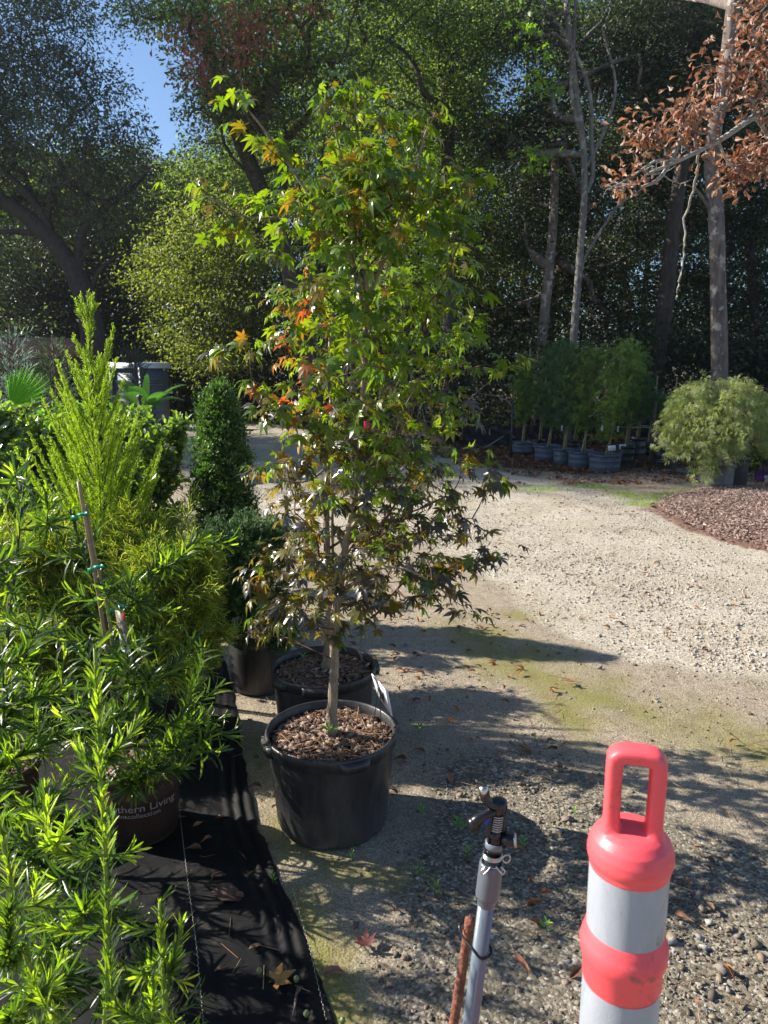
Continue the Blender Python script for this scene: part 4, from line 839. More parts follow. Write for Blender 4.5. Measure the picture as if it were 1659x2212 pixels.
# ---- columnar dark shrub
c = W(485, 1100, 4.2)[:2]; th = thing("columnar_shrub", "dark green columnar shrub with dense upright shoots beside the driveway", "shrub", (c[0], c[1], 0))
base = np.array((c[0], c[1], 0)); zt = W(480, 838, 4.2)[2]
tips = []
for k in range(1700):
    h = rng.uniform(0, 1)**.8; z = .40+(zt-.40)*h; rr = ((.165-.03*h)*(1-h**5)+.03)*rng.uniform(.45, 1.05); a = rng.uniform(0, 6.283); tips.append((c[0]+rr*math.cos(a), c[1]+rr*math.sin(a), z+rng.normal(0, .03)))
tips += [tuple(W(430+rng.normal(0, 3), 850+k*14, 4.2)) for k in range(6)]
tips = np.array(tips); gl = grow([(c[0], c[1], 0), (c[0], c[1], .6), (c[0], c[1], zt-.1)], .014, .004, tips, seg=.06, rt=.0014, lift=.8)
limbs_mesh("stems", gl, M_twig, th, (6, 4)); Pp, T, t = along(traces(.07, False), .004, .0, .3); T = unit(T+(0, 0, .5)); ov = t_oval(.42, .08, .1)
V, F = spiral_leaves(Pp, T, .022, .75, ov, up=.2); V2, F2 = crown_leaves(tips, 12, .017, .02, ov, .6, -.9); mb = MB(); mb.add(V, F); mb.add(V2, F2); mb.build("foliage", C_holly, th); pot(th, (c[0], c[1], .012), .16, .14, .28, M_black, notches=False)
# ---- broadleaf shrubs with glossy oval leaves
S_leaf = leafmat("glossy_oval_leaf", [(.08, .12, .04), (.11, .15, .05), (.14, .19, .055), (.20, .26, .06)], trans=(1.1, 1.3, .35), tf=.42, rough=.24, spec=1.0)
gs = "glossy broadleaf shrubs behind the conifers"
OV = t_oval(.48, .07, .12)
def shrub(label, cpx, spec, nt, size=.05, sp=.016, mat=None, group=gs, name="broadleaf_shrub", cat='shrub', tm=OV, base=None):
    c = W(*cpx); th = thing(name, label, cat, (c[0], c[1], 0), group); C, Rr = blobs(spec); T = in_blobs(C, Rr, nt, .45); T = T[T[:, 2] > .15]
    gl = grow([(c[0], c[1], 0), (c[0], c[1], .3), (C[:, 0].mean(), C[:, 1].mean(), C[:, 2].mean())], .014, .006, T, seg=.09, rt=.0018, lift=.5)
    limbs_mesh("stems", gl, M_twig, th, (6, 4)); Pp, Tt, t = along(traces(.16, False), sp, .0, .35); V, F = spiral_leaves(Pp, Tt, size, 1.0, tm, up=.1); mk("foliage", V, F, mat or S_leaf, th)
    pot(th, (c[0], c[1], .012), .14, .12, .25, M_black, notches=False); return th
shrub("glossy shrub nearest the lane, just left of the columnar shrub", (350, 1000, 4.4), [(340, 940, 4.4, 60, 55), (370, 1040, 4.4, 45, 70), (310, 1050, 4.4, 55, 80), (385, 920, 4.5, 25, 35), (350, 1120, 4.3, 60, 50), (300, 1130, 4.2, 60, 50)], 420)
shrub("glossy shrub behind the stem of the lime conifer", (260, 1000, 4.0), [(265, 930, 4.3, 50, 50), (255, 1040, 4.2, 60, 80), (200, 1080, 4.1, 60, 60), (280, 950, 4.0, 50, 40)], 340)
shrub("glossy shrub left of the lime conifer, under the palm leaf", (100, 1000, 4.0), [(90, 930, 4.1, 70, 60), (60, 1020, 4.0, 80, 80), (150, 980, 4.0, 50, 70), (120, 1090, 3.9, 80, 60)], 320)
shrub("glossy shrub at the left edge of the picture behind the yew pines", (-20, 1000, 3.8), [(-10, 900, 3.9, 60, 50), (0, 1000, 3.8, 60, 80), (30, 1100, 3.6, 70, 60)], 240, size=.055)
shrub("glossy shrub with lighter tips behind, right of the lime conifer's tip", (160, 1000, 5.0), [(150, 900, 5.2, 60, 35), (230, 905, 5.2, 60, 30), (290, 900, 5.0, 45, 25)], 200, mat=leafmat("pale_oval_leaf", [(.06, .12, .03), (.10, .17, .04), (.18, .24, .05)], tf=.35, rough=.3))
# ---- conifers further back at left
def bigcon(name, label, cx, Y, topy, boty, wpx, mat, n=60, L=.12, seed=0, sp=.05, ang=.5):
    t = W(cx, topy, Y); c = (t[0], Y); th = thing(name, label, 'conifer', (c[0], c[1], 0)); legs = []; w_ = wpx*PXM(Y)
    for k in range(n):
        f = (k+.5)/n; z0 = .15+(t[2]-.3)*f; a = k*2.4; Lb = w_*(1-f)**.7*rng.uniform(.75, 1.15)+.08; hd = np.array((math.cos(a), math.sin(a), 0)); q = np.linspace(0, 1, 6)[:, None]
        legs.append((np.array((c[0], c[1], z0))+hd*Lb*q+np.array((0, 0, 1))*Lb*.75*q, np.linspace(.008, .002, 6)))
    limbs_mesh("stems", [(np.array([(c[0], c[1], 0), (c[0], c[1], t[2])]), np.array((.03, .004)))]+legs, M_twig, th, (6, 4))
    Pp, T, _ = along(legs, sp, .15, 9); V, F = sprays(Pp, T, L, ang, 5, .55, .25); mk("foliage", V, F, mat, th); return th
bigcon("blue_juniper", "feathery blue-grey conifer at the far left edge", 20, 6.5, 700, 850, 55, C_blue, 90, .14)
bigcon("green_juniper", "mid-green conical conifer beside the blue-grey one, in front of the brown tank", 112, 7.5, 722, 850, 42, leafmat("juniper_foliage", [(.05, .10, .03), (.08, .14, .04), (.12, .18, .05)], tf=.2, rough=.6), 90, .14)
bigcon("young_conifer", "dark narrow conifer standing in front of the portable toilet", 291, 12, 752, 850, 20, leafmat("young_conifer_foliage", [(.025, .05, .03), (.04, .07, .04)], tf=.15, rough=.6), 90, .2, sp=.07)
# ---- fan palm leaf
th = thing("fan_palm", "bright green fan palm leaf standing up at the left edge", "palm", (W(30, 900, 4.6)[0], 4.6, 0))
hub = W(22, 878, 4.6); V = []; F = []; 
M_palm = leafmat("palm_leaf", [(.12, .26, .02), (.16, .33, .03)], trans=(.9, 1.2, .2), tf=.5, rough=.35)
def fan(hub, a0, a1, n, L, tiltv, th, dead=()):
    V = []; F = []; ex = np.array((1, .15, 0)); ez = unit(np.array((0, tiltv, 1.)))
    for i in range(n):
        a = R(a0+(a1-a0)*i/(n-1)); d = ex*math.cos(a)+ez*math.sin(a); p = ex*math.sin(a)*-1+ez*math.cos(a); nn_ = unit(np.cross(d, p)); l = L*(.72+.28*math.sin(math.pi*i/(n-1)))*rng.uniform(.92, 1.05); w_ = l*math.radians((a1-a0)/(n-1))*.52
        b0 = len(V)
        for f, ww, fold in ((0.04, .05, 0), (.3, .3*1., .01), (.62, .56, .012), (.8, .4, .008), (1, .0, 0)):
            m_ = hub+d*l*f+nn_*.02*((i % 2)*2-1)*f*.2; V += [m_-p*w_*ww, m_+nn_*fold, m_+p*w_*ww]
        for k in range(4): F += [(b0+3*k, b0+3*k+1, b0+3*k+4, b0+3*k+3), (b0+3*k+1, b0+3*k+2, b0+3*k+5, b0+3*k+4)]
    return mk("fan_leaf", V, np.array(F), M_palm, th)
fan(hub, 12, 100, 22, .30, .3, th)
fan(hub+(-.25, .1, -.1), 30, 160, 24, .3, -.3, th); fan(hub+(-.05, .2, -.25), -40, 60, 20, .28, .6, th)
for e in ((hub), (hub+(-.25, .1, -.1)), (hub+(-.05, .2, -.25))): mk("leaf_stalk", *tube(smoothpath([(hub[0]-.1, 4.65, .05), (hub[0]-.05, 4.65, .5), e], 5), .007, 6), M_stem, th, smooth=True)
# ---- banana plant
M_ban = leafmat("banana_leaf", [(.06, .14, .04), (.08, .17, .05)], trans=(.9, 1.2, .3), tf=.35, rough=.35)
Yb = 10.5; cb = W(312, 880, Yb); th = thing("banana_plant", "banana plant with broad arching leaves in front of the portable toilet", "plant", (cb[0], cb[1], 0))
mk("stem", *tube([(cb[0], cb[1], 0), (cb[0], cb[1], 1.0)], [.08, .05], 10), M_stem, th, smooth=True)
for (px, py, wd, arch) in ((318, 806, .10, .02), (405, 832, .24, .12), (400, 868, .26, .15), (372, 850, .25, .12), (250, 822, .25, .15), (268, 850, .25, .12), (285, 835, .22, .1), (345, 880, .25, .12), (235, 860, .25, .12)):
    e = W(px, py, Yb-.1+rng.uniform(-.5, .5)); s = np.array((cb[0], cb[1], .85)); mid = (s+e)/2+np.array((0, 0, .10+arch)); q = np.linspace(0, 1, 12)[:, None]; P = (1-q)**2*s+2*q*(1-q)*mid+q*q*e
    T = unit(np.gradient(P, axis=0)); sd = unit(np.cross(T, (0, 0.0, 1.0)) + np.array((0, .3, 0))*0); ww = wd*.55*np.sin(np.linspace(.25, math.pi, 12)**1.0)[:, None]**.6; up_v = np.array((0, 0, 1))
    if abs(T[:, 2]).mean() > .8: sd = np.repeat(np.array([[1., 0, 0]]), 12, 0)
    Vv = np.stack([P-sd*ww+up_v*ww*.25-(0, 0, .0), P, P+sd*ww+up_v*ww*.25], 1).reshape(-1, 3); i = np.arange(11)[:, None]*3; F = np.concatenate([i+np.array([[0, 1, 4, 3]]), i+np.array([[1, 2, 5, 4]])]); mk("leaf", Vv, F, M_ban, th, smooth=True)
# ---- little black sprinkler riser beyond the shrubs
c = W(302, 870, 6.0); th = thing("sprinkler_riser", "slim black sprinkler riser poking up behind the glossy shrubs", "sprinkler", (c[0], c[1], 0)); z0 = c[2]
mk("riser", *tube([(c[0], c[1], 0), (c[0], c[1], z0-.02)], .014, 10), M_black, th, smooth=True); mb = MB(); mb.add(*lathe([(.018, 0), (.022, .02), (.014, .03), (.014, .06), (.02, .065), (.012, .09), (.002, .1)], 12, (c[0], c[1], z0-.03))); mb.add(*box((c[0], c[1], z0+.05), (.05, .015, .012))); mb.build("nozzle", M_black, th)
# ---- portable toilet
th = thing("portable_toilet", "grey portable toilet with a white roof under the trees by the lane", "toilet", (W(306, 860, 19.5)[0], 19.5, 0)); cx_, cy_ = W(306, 860, 19.5)[:2]; Rz = rotz(R(-24)); zt = W(308, 793, 19.5)[2]; c0 = np.array((cx_, cy_, 0))
M_wc = plain("grey_cabin_plastic", (.12, .14, .19), .5, var=.1, bsc=3); M_wcd = plain("grey_door_plastic", (.17, .20, .26), .5); M_roof = plain("white_roof_plastic", (.75, .78, .82), .4)
def rb(name, c, s, mat, par=th):
    V, F = box(np.array(c), s); V = V @ Rz.T + c0; return mk(name, V, F, mat, par)
S = 1.0; rb("cabin", (0, 0, zt/2), (S, S, zt), M_wc)
d = rb("door", (.05, -S/2-.02, zt*.48), (S*.62, .05, zt*.85), M_wcd); rb("handle", (.28, -S/2-.06, .9), (.04, .04, .15), M_black, d)
for x in (-.5, .5): rb("corner_post", (x, -S/2-.03, zt/2), (.1, .08, zt), M_wc)
rb("side_panel", (S/2+.015, 0, zt*.3), (.03, S*.75, zt*.5), M_wcd); 
for k in range(3): rb("vent", (S/2+.02, -.1, zt*.72+k*.07), (.03, S*.6, .03), M_wcd)
pr = np.array([(-S/2-.05, -.03), (-S/2-.05, .10), (-S/2+.02, .12), (-S*.3, .10), (S*.3, .10), (S/2-.02, .12), (S/2+.05, .10), (S/2+.05, -.03)])
V = np.array([(x, y, z+zt) for y in (-S/2-.06, S/2+.06) for x, z in pr]) @ Rz.T + c0
mk("roof", V, [np.array([range(8)])[:, ::-1], np.array([range(8, 16)]), np.array([(i, i+1, i+9, i+8) for i in range(7)])], M_roof, th)
# ---- brown tank far left
c = W(75, 752, 12); mb = MB(); P = np.array([(c[0]-1.1, 12, c[2]), (c[0]-1.0, 12, c[2]), (c[0]+.55, 12.2, c[2]), (c[0]+.62, 12.2, c[2])]); 
th = thing("brown_tank", "brown tarp-covered roll on a stand behind the junipers at the far left", "roll", (c[0], 12, 0)); M_tarp = plain("brown_tarp", (.16, .10, .07), .8, bump=.6, bsc=8, var=.2)
mk("tarp", *tube(P, [.13, .17, .17, .12], 20), M_tarp, th, smooth=True)
for x in (-.8, -.1, .45): mb.add(*box((c[0]+x, 12.05, c[2]/2-.08), (.07, .07, c[2]-.16)))
mb.add(*box((c[0]-.2, 12.05, c[2]-.19), (1.5, .1, .05))); mb.build("stand", M_twig, th)
# ================================================================ THE TWO POTTED MAPLES
PALM = t_palmate(.30, 7, .165, .5); PALM5 = t_palmate(.34, 5, .19, .5); PALMC = t_palmate(.62, 7, .15, .5)
A_green = leafmat("maple_leaf_green", [(.045, .085, .012), (.07, .12, .015), (.10, .15, .018), (.14, .17, .02)], trans=(1.4, 1.45, .22), tf=.42, rough=.29, spec=.6)
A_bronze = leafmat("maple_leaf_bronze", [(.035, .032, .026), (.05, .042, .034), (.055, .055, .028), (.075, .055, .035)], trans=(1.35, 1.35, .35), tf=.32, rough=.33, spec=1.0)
A_orange = leafmat("maple_leaf_orange", [(.24, .06, .025), (.28, .10, .025), (.25, .14, .03)], trans=(1.1, .75, .35), tf=.45, rough=.45)
A_olive = leafmat("maple_leaf_olive", [(.09, .10, .015), (.13, .12, .018), (.17, .11, .02)], trans=(1.3, 1.0, .25), tf=.42, rough=.36)
B_maple = barkmat("maple_bark", (.17, .125, .085), (.33, .26, .18), sc=30)
OUT = [(185, 750, 800), (230, 715, 850), (262, 700, 930), (300, 680, 950), (340, 620, 965), (380, 590, 1010), (450, 540, 1030), (520, 520, 1025), (600, 545, 1060), (700, 560, 1060), (800, 560, 1065), (900, 575, 1065),
       (1000, 585, 1050), (1080, 590, 1010), (1150, 620, 1020), (1200, 580, 1030), (1260, 560, 980), (1320, 545, 860), (1370, 530, 760)]
oy, ol, orr = [np.array(v, float) for v in zip(*OUT)]
def crown_tips(n, Y, y0, y1, x0=None, x1=None, dens=None, depth=.85):
    out = []
    while len(out) < n:
        y = rng.uniform(y0, y1); l = np.interp(y, oy, ol); r = np.interp(y, oy, orr)
        if x0 is not None: l = max(l, x0)
        if x1 is not None: r = min(r, x1)
        if rng.uniform() > (r-l)/520: continue
        x = (l+r)/2+(r-l)/2*.93*math.copysign(rng.uniform(0, 1)**1.25, rng.uniform(-1, 1))
        if dens is not None and rng.uniform() > dens(x, y): continue
        c = (l+r)/2; hw = (r-l)/2; u = (x-c)/hw; dd = math.sqrt(max(0, 1-u*u))*hw*PXM(Y)*depth
        out.append(W(x, y, Y+rng.uniform(-1, 1)*dd))
    return np.array(out)
def maple(name, label, c, trunk, limbs, tips, size, per, th, r0, r1):
    tr = smoothpath(trunk, 8); gl = grow(tr, r0, r1, tips, seg=.05, rt=.0011, wob=.12, lift=.30, maxr=.012)
    extra = []
    for pts, ra, rb_ in limbs: P = smoothpath(wt(pts), 7); extra.append((P, np.linspace(ra, rb_, len(P))))
    tw = [(p, np.maximum(r, .0009)) for p, r in gl[1:]]
    mb = MB(); rr = gl[0][1].copy(); rr = rr*(1+.10*np.exp(-np.linspace(0, 1, len(rr))*30)*4)
    P0 = smoothpath(gl[0][0], 3); r0_ = np.interp(np.linspace(0, 1, len(P0)), np.linspace(0, 1, len(rr)), rr); mb.add(*tube(P0, r0_, 16, bump=.035))
    for p, r in extra: mb.add(*tube(p, r, 8, bump=.03))
    for p, r in tw: mb.add(*tube(p, r, 4, cap=False), m=1)
    mb.build("trunk", None, th, smooth=True, mats=[B_maple, plain("maple_twig", (.10, .05, .035), .6, var=.4, bsc=20)])
    # leaves: opposite pairs at twig ends
    n = len(tips)*per; tip = np.repeat(tips, per, 0); ax = np.array((c[0], c[1], 0))
    rad = tip-ax; rad[:, 2] = 0; rad = unit(rad); off = rng.standard_normal((n, 3))*np.array((.034, .034, .013))
    P = tip+off-rad*.012
    D = unit(rad*.55+unit(off)*.75+np.array((0, 0, -.38))+.25*rng.standard_normal((n, 3))); N_ = unit(np.array((0, 0, 1.))+rad*.35+.38*rng.standard_normal((n, 3)))
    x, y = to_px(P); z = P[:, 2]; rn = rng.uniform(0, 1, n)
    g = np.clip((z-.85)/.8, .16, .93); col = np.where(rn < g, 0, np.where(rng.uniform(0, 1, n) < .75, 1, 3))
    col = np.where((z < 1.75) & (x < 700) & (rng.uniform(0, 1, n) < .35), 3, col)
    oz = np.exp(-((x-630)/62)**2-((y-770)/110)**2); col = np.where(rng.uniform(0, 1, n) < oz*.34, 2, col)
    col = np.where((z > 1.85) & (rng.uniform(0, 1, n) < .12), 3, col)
    S = size*rng.uniform(.5, 1.22, n)
    kd = rng.uniform(0, 1, n)
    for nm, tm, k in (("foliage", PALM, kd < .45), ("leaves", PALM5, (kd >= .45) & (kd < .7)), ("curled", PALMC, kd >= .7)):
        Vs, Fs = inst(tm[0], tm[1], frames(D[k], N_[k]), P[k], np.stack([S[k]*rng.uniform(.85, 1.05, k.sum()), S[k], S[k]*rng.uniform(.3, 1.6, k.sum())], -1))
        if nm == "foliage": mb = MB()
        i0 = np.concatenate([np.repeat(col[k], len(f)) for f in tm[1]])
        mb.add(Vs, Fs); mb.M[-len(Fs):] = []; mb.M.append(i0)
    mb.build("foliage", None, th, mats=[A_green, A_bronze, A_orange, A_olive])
gm = "two potted maples in black tubs"
# near one
C1 = np.array((-.176, 2.24, .004))
th1 = thing("potted_maple", "near maple in the front black pot, slender leaning trunk, green above and bronze below", "tree", tuple(C1), gm)
pot(th1, C1, .219, .185, .325, M_black, handles=(-158, -66, 22, 112), chip=1500)
near_low = lambda x, y: 1.0 if y < 1060 else (.75 if x > 770 or x < 690 else .25)
t1 = np.concatenate([crown_tips(122, 2.24, 185, 560, dens=lambda x, y: .38 if x < 680 else (.6 if x > 985 else 1)), crown_tips(122, 2.24, 560, 1060, dens=lambda x, y: .65 if x > 950 or x < 610 else 1), crown_tips(78, 2.24, 1060, 1370, dens=near_low),
    wt([(505, 200, 2.24), (560, 290, 2.24), (590, 330, 2.24), (415, 392, 2.24), (455, 425, 2.24), (480, 500, 2.24), (500, 480, 2.24), (540, 440, 2.24), (640, 380, 2.24),
        (470, 757, 2.13), (500, 765, 2.13), (540, 740, 2.13), (1095, 1195, 2.24), (1070, 1205, 2.24), (1045, 1215, 2.24), (1020, 1222, 2.24), (990, 1230, 2.24), (960, 1240, 2.24), (1025, 1330, 2.24), (1000, 1310, 2.24), (975, 1290, 2.24), (1115, 780, 2.24), (1090, 800, 2.24), (1100, 1030, 2.24), (1080, 1045, 2.24), (1050, 1060, 2.24), (1040, 1150, 2.24), (1020, 1120, 2.24),
        (540, 1345, 2.24), (530, 1250, 2.18), (560, 1240, 2.18), (600, 1330, 2.13), (640, 1310, 2.13), (770, 180, 2.24), (762, 195, 2.24), (790, 200, 2.24), (940, 245, 2.24), (920, 270, 2.24), (545, 830, 2.13), (575, 890, 2.13), (600, 895, 2.13), (560, 1010, 2.13), (590, 1000, 2.13), (620, 1000, 2.13)])])
maple(None, None, C1, wt([(716, 1582, 2.24), (719, 1500, 2.24), (722, 1440, 2.24), (722, 1380, 2.24), (724, 1330, 2.24), (734, 1270, 2.24), (742, 1200, 2.24), (757, 1130, 2.24), (768, 1050, 2.24), (776, 960, 2.24), (785, 860, 2.24), (788, 740, 2.24), (793, 640, 2.24), (778, 520, 2.24), (785, 400, 2.26), (772, 290, 2.24), (766, 190, 2.24)]),
      [([(752, 1150, 2.24), (775, 1120, 2.21), (810, 1080, 2.18), (880, 1000, 2.13)], .009, .003), ([(734, 1290, 2.24), (770, 1255, 2.18), (820, 1228, 2.13), (870, 1228, 2.1), (920, 1250, 2.1), (975, 1290, 2.13)], .007, .002), ([(790, 700, 2.24), (760, 560, 2.24), (700, 470, 2.24), (640, 380, 2.24), (570, 280, 2.24), (505, 200, 2.24)], .008, .002),
       ([(740, 520, 2.24), (650, 470, 2.24), (540, 470, 2.24), (460, 430, 2.24), (412, 388, 2.24)], .005, .0015), ([(788, 660, 2.24), (830, 560, 2.24), (880, 430, 2.24), (915, 300, 2.24), (940, 245, 2.24)], .008, .002), ([(790, 620, 2.24), (770, 480, 2.18), (735, 330, 2.18), (712, 230, 2.18)], .006, .002)],
      t1, .043, 8, th1, .0165, .004)
# back one
C2 = np.array((-.245, 2.775, .004))
th2 = thing("potted_maple", "rear maple in the second black pot, mostly hidden behind the near one, bronze-leaved", "tree", tuple(C2), gm)
pot(th2, C2, .213, .182, .325, M_black, handles=(-140, -95, 10, 100), chip=1200)
t2 = np.concatenate([crown_tips(34, 2.78, 380, 620, dens=lambda x, y: 1 if x > 690 else .3), crown_tips(80, 2.78, 620, 1000), crown_tips(55, 2.78, 1000, 1330, dens=lambda x, y: .8 if x < 700 or x > 800 else .3),
     wt([(548, 1020, 2.78), (575, 1015, 2.78), (605, 1030, 2.78), (640, 1010, 2.78), (545, 1200, 2.78), (580, 1190, 2.78), (620, 1200, 2.78), (600, 1110, 2.78), (640, 1060, 2.78), (650, 1130, 2.78), (620, 1090, 2.78)])])
maple(None, None, C2, wt([(706, 1445, 2.78), (709, 1390, 2.78), (712, 1300, 2.78), (708, 1220, 2.78), (705, 1130, 2.78), (707, 1030, 2.78), (715, 940, 2.78), (735, 820, 2.78), (760, 680, 2.78), (800, 520, 2.78), (820, 380, 2.78)]),
      [([(712, 1240, 2.78), (750, 1180, 2.78), (800, 1140, 2.78)], .007, .003), ([(707, 1010, 2.78), (660, 1040, 2.72), (600, 1035, 2.68), (548, 1020, 2.68)], .005, .0015)], t2, .045, 8, th2, .0165, .004)
mb = MB(); mb.add(*box(W(763, 1150, 2.26), (.008, .003, .014))); mb.add(*box(W(767, 1163, 2.26), (.012, .003, .008), rotz(.6))); mb.build("tie", M_tape, th1)
mk("bamboo_stake", *tube([W(722, 1400, 2.9), W(712, 700, 2.9)], .006, 7), plain("bamboo3", (.30, .23, .13), .55, var=.25, bsc=30), th2, smooth=True)
# tiny red tag hanging among the leaves
c = W(792, 918, 1.95); o = mk("red_tag", *box(c, (.014, .002, .020), rotz(.3)), plain("red_tag_plastic", (.75, .015, .09), .4)); tag(o, "tiny crimson tag hanging among the leaves in the middle of the maple", "tag")
# seedling and bits in the near pot
M_weed = leafmat("weed_leaf", [(.10, .22, .03), (.15, .28, .05), (.2, .32, .06)], tf=.35, rough=.45); OVW = t_oval(.42, .08, .15)
def weed(name, label, c, n, size, lift=.5, group=None, mat=M_weed, tm=OVW, h=.0, cat='weed'):
    c = np.array(c, float); a = np.arange(n)*2.4; k = np.arange(n)/n; D = unit(np.stack([np.cos(a), np.sin(a), np.full(n, lift)+.6*k], -1)); P = c+np.stack([0*k, 0*k, h*k], -1)+D*.004
    V, F = inst(tm[0], tm[1], frames(D, np.stack([-np.cos(a)*.4, -np.sin(a)*.4, np.ones(n)], -1)), P, size*(1-.35*k)*rng.uniform(.8, 1.2, n)); mb = MB(); mb.add(V, F)
    if h: mb.add(*tube([c-(0, 0, .005), c+(0, 0, h)], .0012, 4))
    return tag(mb.build(name, mat), label, cat, group)
weed("seedling", "pale green seedling at the foot of the near maple's trunk in its pot", W(709, 1588, 2.12)+(0, 0, .01), 7, .028, .5, h=.012)
weed("seedling", "small seedling at the left in the rear black pot", W(655, 1420, 2.68), 6, .022, .6, h=.01)
# the nursery sign on wire legs at the rim of the near pot
th = thing("plant_sign", "white sign board on wire legs in the near maple's pot, seen nearly edge-on", "sign", tuple(W(815, 1580, 2.32)))
bl, br, tr_, tl = W(817, 1500, 2.35), W(848, 1547, 2.19), W(838, 1492, 2.19), W(804, 1455, 2.35)
nrm = unit(np.cross(br-bl, tl-bl)); P = [bl, br, tr_, tl, bl+nrm*.003, br+nrm*.003, tr_+nrm*.003, tl+nrm*.003]
mk("board", P, np.array([(0, 3, 2, 1), (4, 5, 6, 7), (0, 1, 5, 4), (1, 2, 6, 5), (2, 3, 7, 6), (3, 0, 4, 7)]), plain("white_board", (.78, .78, .80), .35), th)
cc = (bl+br+tr_+tl)/4; e1 = unit(br-bl); e2 = unit(tl-bl); sgn = -1 if nrm[1] > 0 else 1
nf = nrm*(.004 if (cc+nrm-np.array((0, 0, 1.5))).dot(cc-np.array((0, 0, 1.5))) < cc.dot(cc) - 0 and False else -.003)
nf = -nrm*.004 if np.dot(nrm, np.array((0, 0, EYE))-cc) < 0 else nrm*.0065
mk("bracket", [cc+nf+e1*a_+e2*b2 for a_, b2 in ((-.025, -.028), (.022, -.028), (.022, .012), (-.025, .012))], np.array([(0, 1, 2, 3)]), M_black, th)
for k in (-.012, .012): mk("leg", *tube([cc+nf*1.4+e1*k+e2*.01, W(812+k*900, 1590, 2.24)+(0, 0, -.02)], .0014, 5), M_twig if False else plain("dark_wire", (.05, .05, .05), .3, metal=.6), th)

# ================================================================ CHANNELIZER POST
bx_, by_ = .297, .78
th = thing("channelizer_post", "coral-orange traffic channelizer post with white reflective bands and a loop handle", "traffic post", (bx_, by_, 0))
m, n, p, out = newmat("coral_plastic"); v = objco(n); t = noise(n, 7, 6, .7, v, .5); t2 = noise(n, 70, 4, .7, v); mu_ = n.nodes.new('ShaderNodeMath'); mu_.operation = 'MULTIPLY'; n.links.new(t.outputs[0], mu_.inputs[0]); n.links.new(t2.outputs[0], mu_.inputs[1])
r_ = ramp(n, [(.12, (.80, .10, .12)), (.26, (.88, .09, .105)), (.34, (.80, .085, .095)), (.39, (.36, .09, .08))]); n.links.new(mu_.outputs[0], r_.inputs[0]); n.links.new(r_.outputs[0], p.inputs['Base Color'])
r_ = ramp(n, [(.3, (.32,)*3), (.7, (.58,)*3)]); n.links.new(t2.outputs[0], r_.inputs[0]); n.links.new(r_.outputs[0], p.inputs['Roughness']); bumpn(n, t2.outputs[0], .1, .004, p); M_or = m

m, n, p, out = newmat("reflective_sheeting"); v = objco(n); t = noise(n, 14, 6, .75, objco(n, (1, 1, .35)), .4); r_ = ramp(n, [(.37, (.16, .155, .15)), (.43, (.30, .32, .355)), (.8, (.40, .425, .47))]); n.links.new(t.outputs[0], r_.inputs[0])  # blue-grey of the bands' shade is put into the colour; darkest stop is scuffs
vo = n.nodes.new('ShaderNodeTexVoronoi'); vo.inputs['Scale'].default_value = 480; n.links.new(v, vo.inputs[0]); n.links.new(r_.outputs[0], p.inputs['Base Color']); p.inputs['Roughness'].default_value = .38; bumpn(n, vo.outputs[0], .15, .001, p); M_wh = m
O = (bx_, by_, -.020)
def voxel(name, parts, mat, parent, vs=.0014, it=10):
    mb = MB()
    for V, F in parts: mb.add(V, F)
    o = mb.build(name, mat, None); md = o.modifiers.new("r", 'REMESH'); md.mode = 'VOXEL'; md.voxel_size = vs; md.use_smooth_shade = True
    sm = o.modifiers.new("s", 'SMOOTH'); sm.iterations = it; sm.factor = .5
    dg = bpy.context.evaluated_depsgraph_get(); me = bpy.data.meshes.new_from_object(o.evaluated_get(dg)); me.name = name; me.materials.clear(); me.materials.append(mat)
    bpy.data.objects.remove(o); o2 = bpy.data.objects.new(name, me); COL.objects.link(o2)
    for q in me.polygons: q.use_smooth = True
    if parent is not None:
        for vv in me.vertices: vv.co = vv.co-Vector(PW[parent.name])
        o2.parent = parent; PW[o2.name] = PW[parent.name]
    return o2
mk("white_sleeve", *lathe([(.0462, .847), (.0466, .934)], 64, O), M_wh, th, smooth=True)
mk("white_sleeve", *lathe([(.0470, .66), (.0468, .775)], 64, O), M_wh, th, smooth=True)
mk("white_sleeve", *lathe([(.0485, .30), (.0480, .42)], 64, O), M_wh, th, smooth=True)
core = [(.052, .05), (.0515, .28), (.049, .285), (.0478, .42), (.0475, .655), (.0466, .66), (.0462, .775), (.0478, .778), (.0478, .806), (.0515, .812), (.0528, .824), (.0510, .834), (.0478, .838), (.0470, .850), (.0458, .851), (.0456, .931), (.0468, .933), (.0470, .937)]
mk("tube", *lathe(core, 72, O), M_or, th, smooth=True)
dome = lathe([(.0005, .932), (.0472, .932), (.0474, .939), (.0480, .941), (.0495, .944), (.0505, .950), (.0496, .960), (.0455, .971), (.0375, .979), (.030, .983), (.0005, .985)], 72, O)
# handle: rounded-square section swept round a squared loop
ya = R(-14); ex = np.array((math.cos(ya), math.sin(ya), 0)); ey = np.array((-math.sin(ya), math.cos(ya), 0)); ez = np.array((0, 0, 1.))
pth = smoothpath([(-.0245, .985), (-.0245, 1.03), (-.0245, 1.066), (-.0225, 1.076), (-.013, 1.080), (.013, 1.080), (.0225, 1.076), (.0245, 1.066), (.0245, 1.03), (.0245, .985)] if False else [(-.024, .965, 0), (-.0245, 1.025, 0), (-.0245, 1.066, 0), (-.0222, 1.0755, 0), (-.012, 1.079, 0), (.012, 1.079, 0), (.0222, 1.0755, 0), (.0245, 1.066, 0), (.0245, 1.025, 0), (.024, .965, 0)], 5)
sec = [(math.copysign(abs(math.cos(a))**.55, math.cos(a)), math.copysign(abs(math.sin(a))**.55, math.sin(a))) for a in np.linspace(0, 2*math.pi, 20, endpoint=False)]
Vh = []; T = unit(np.gradient(pth[:, :2], axis=0))
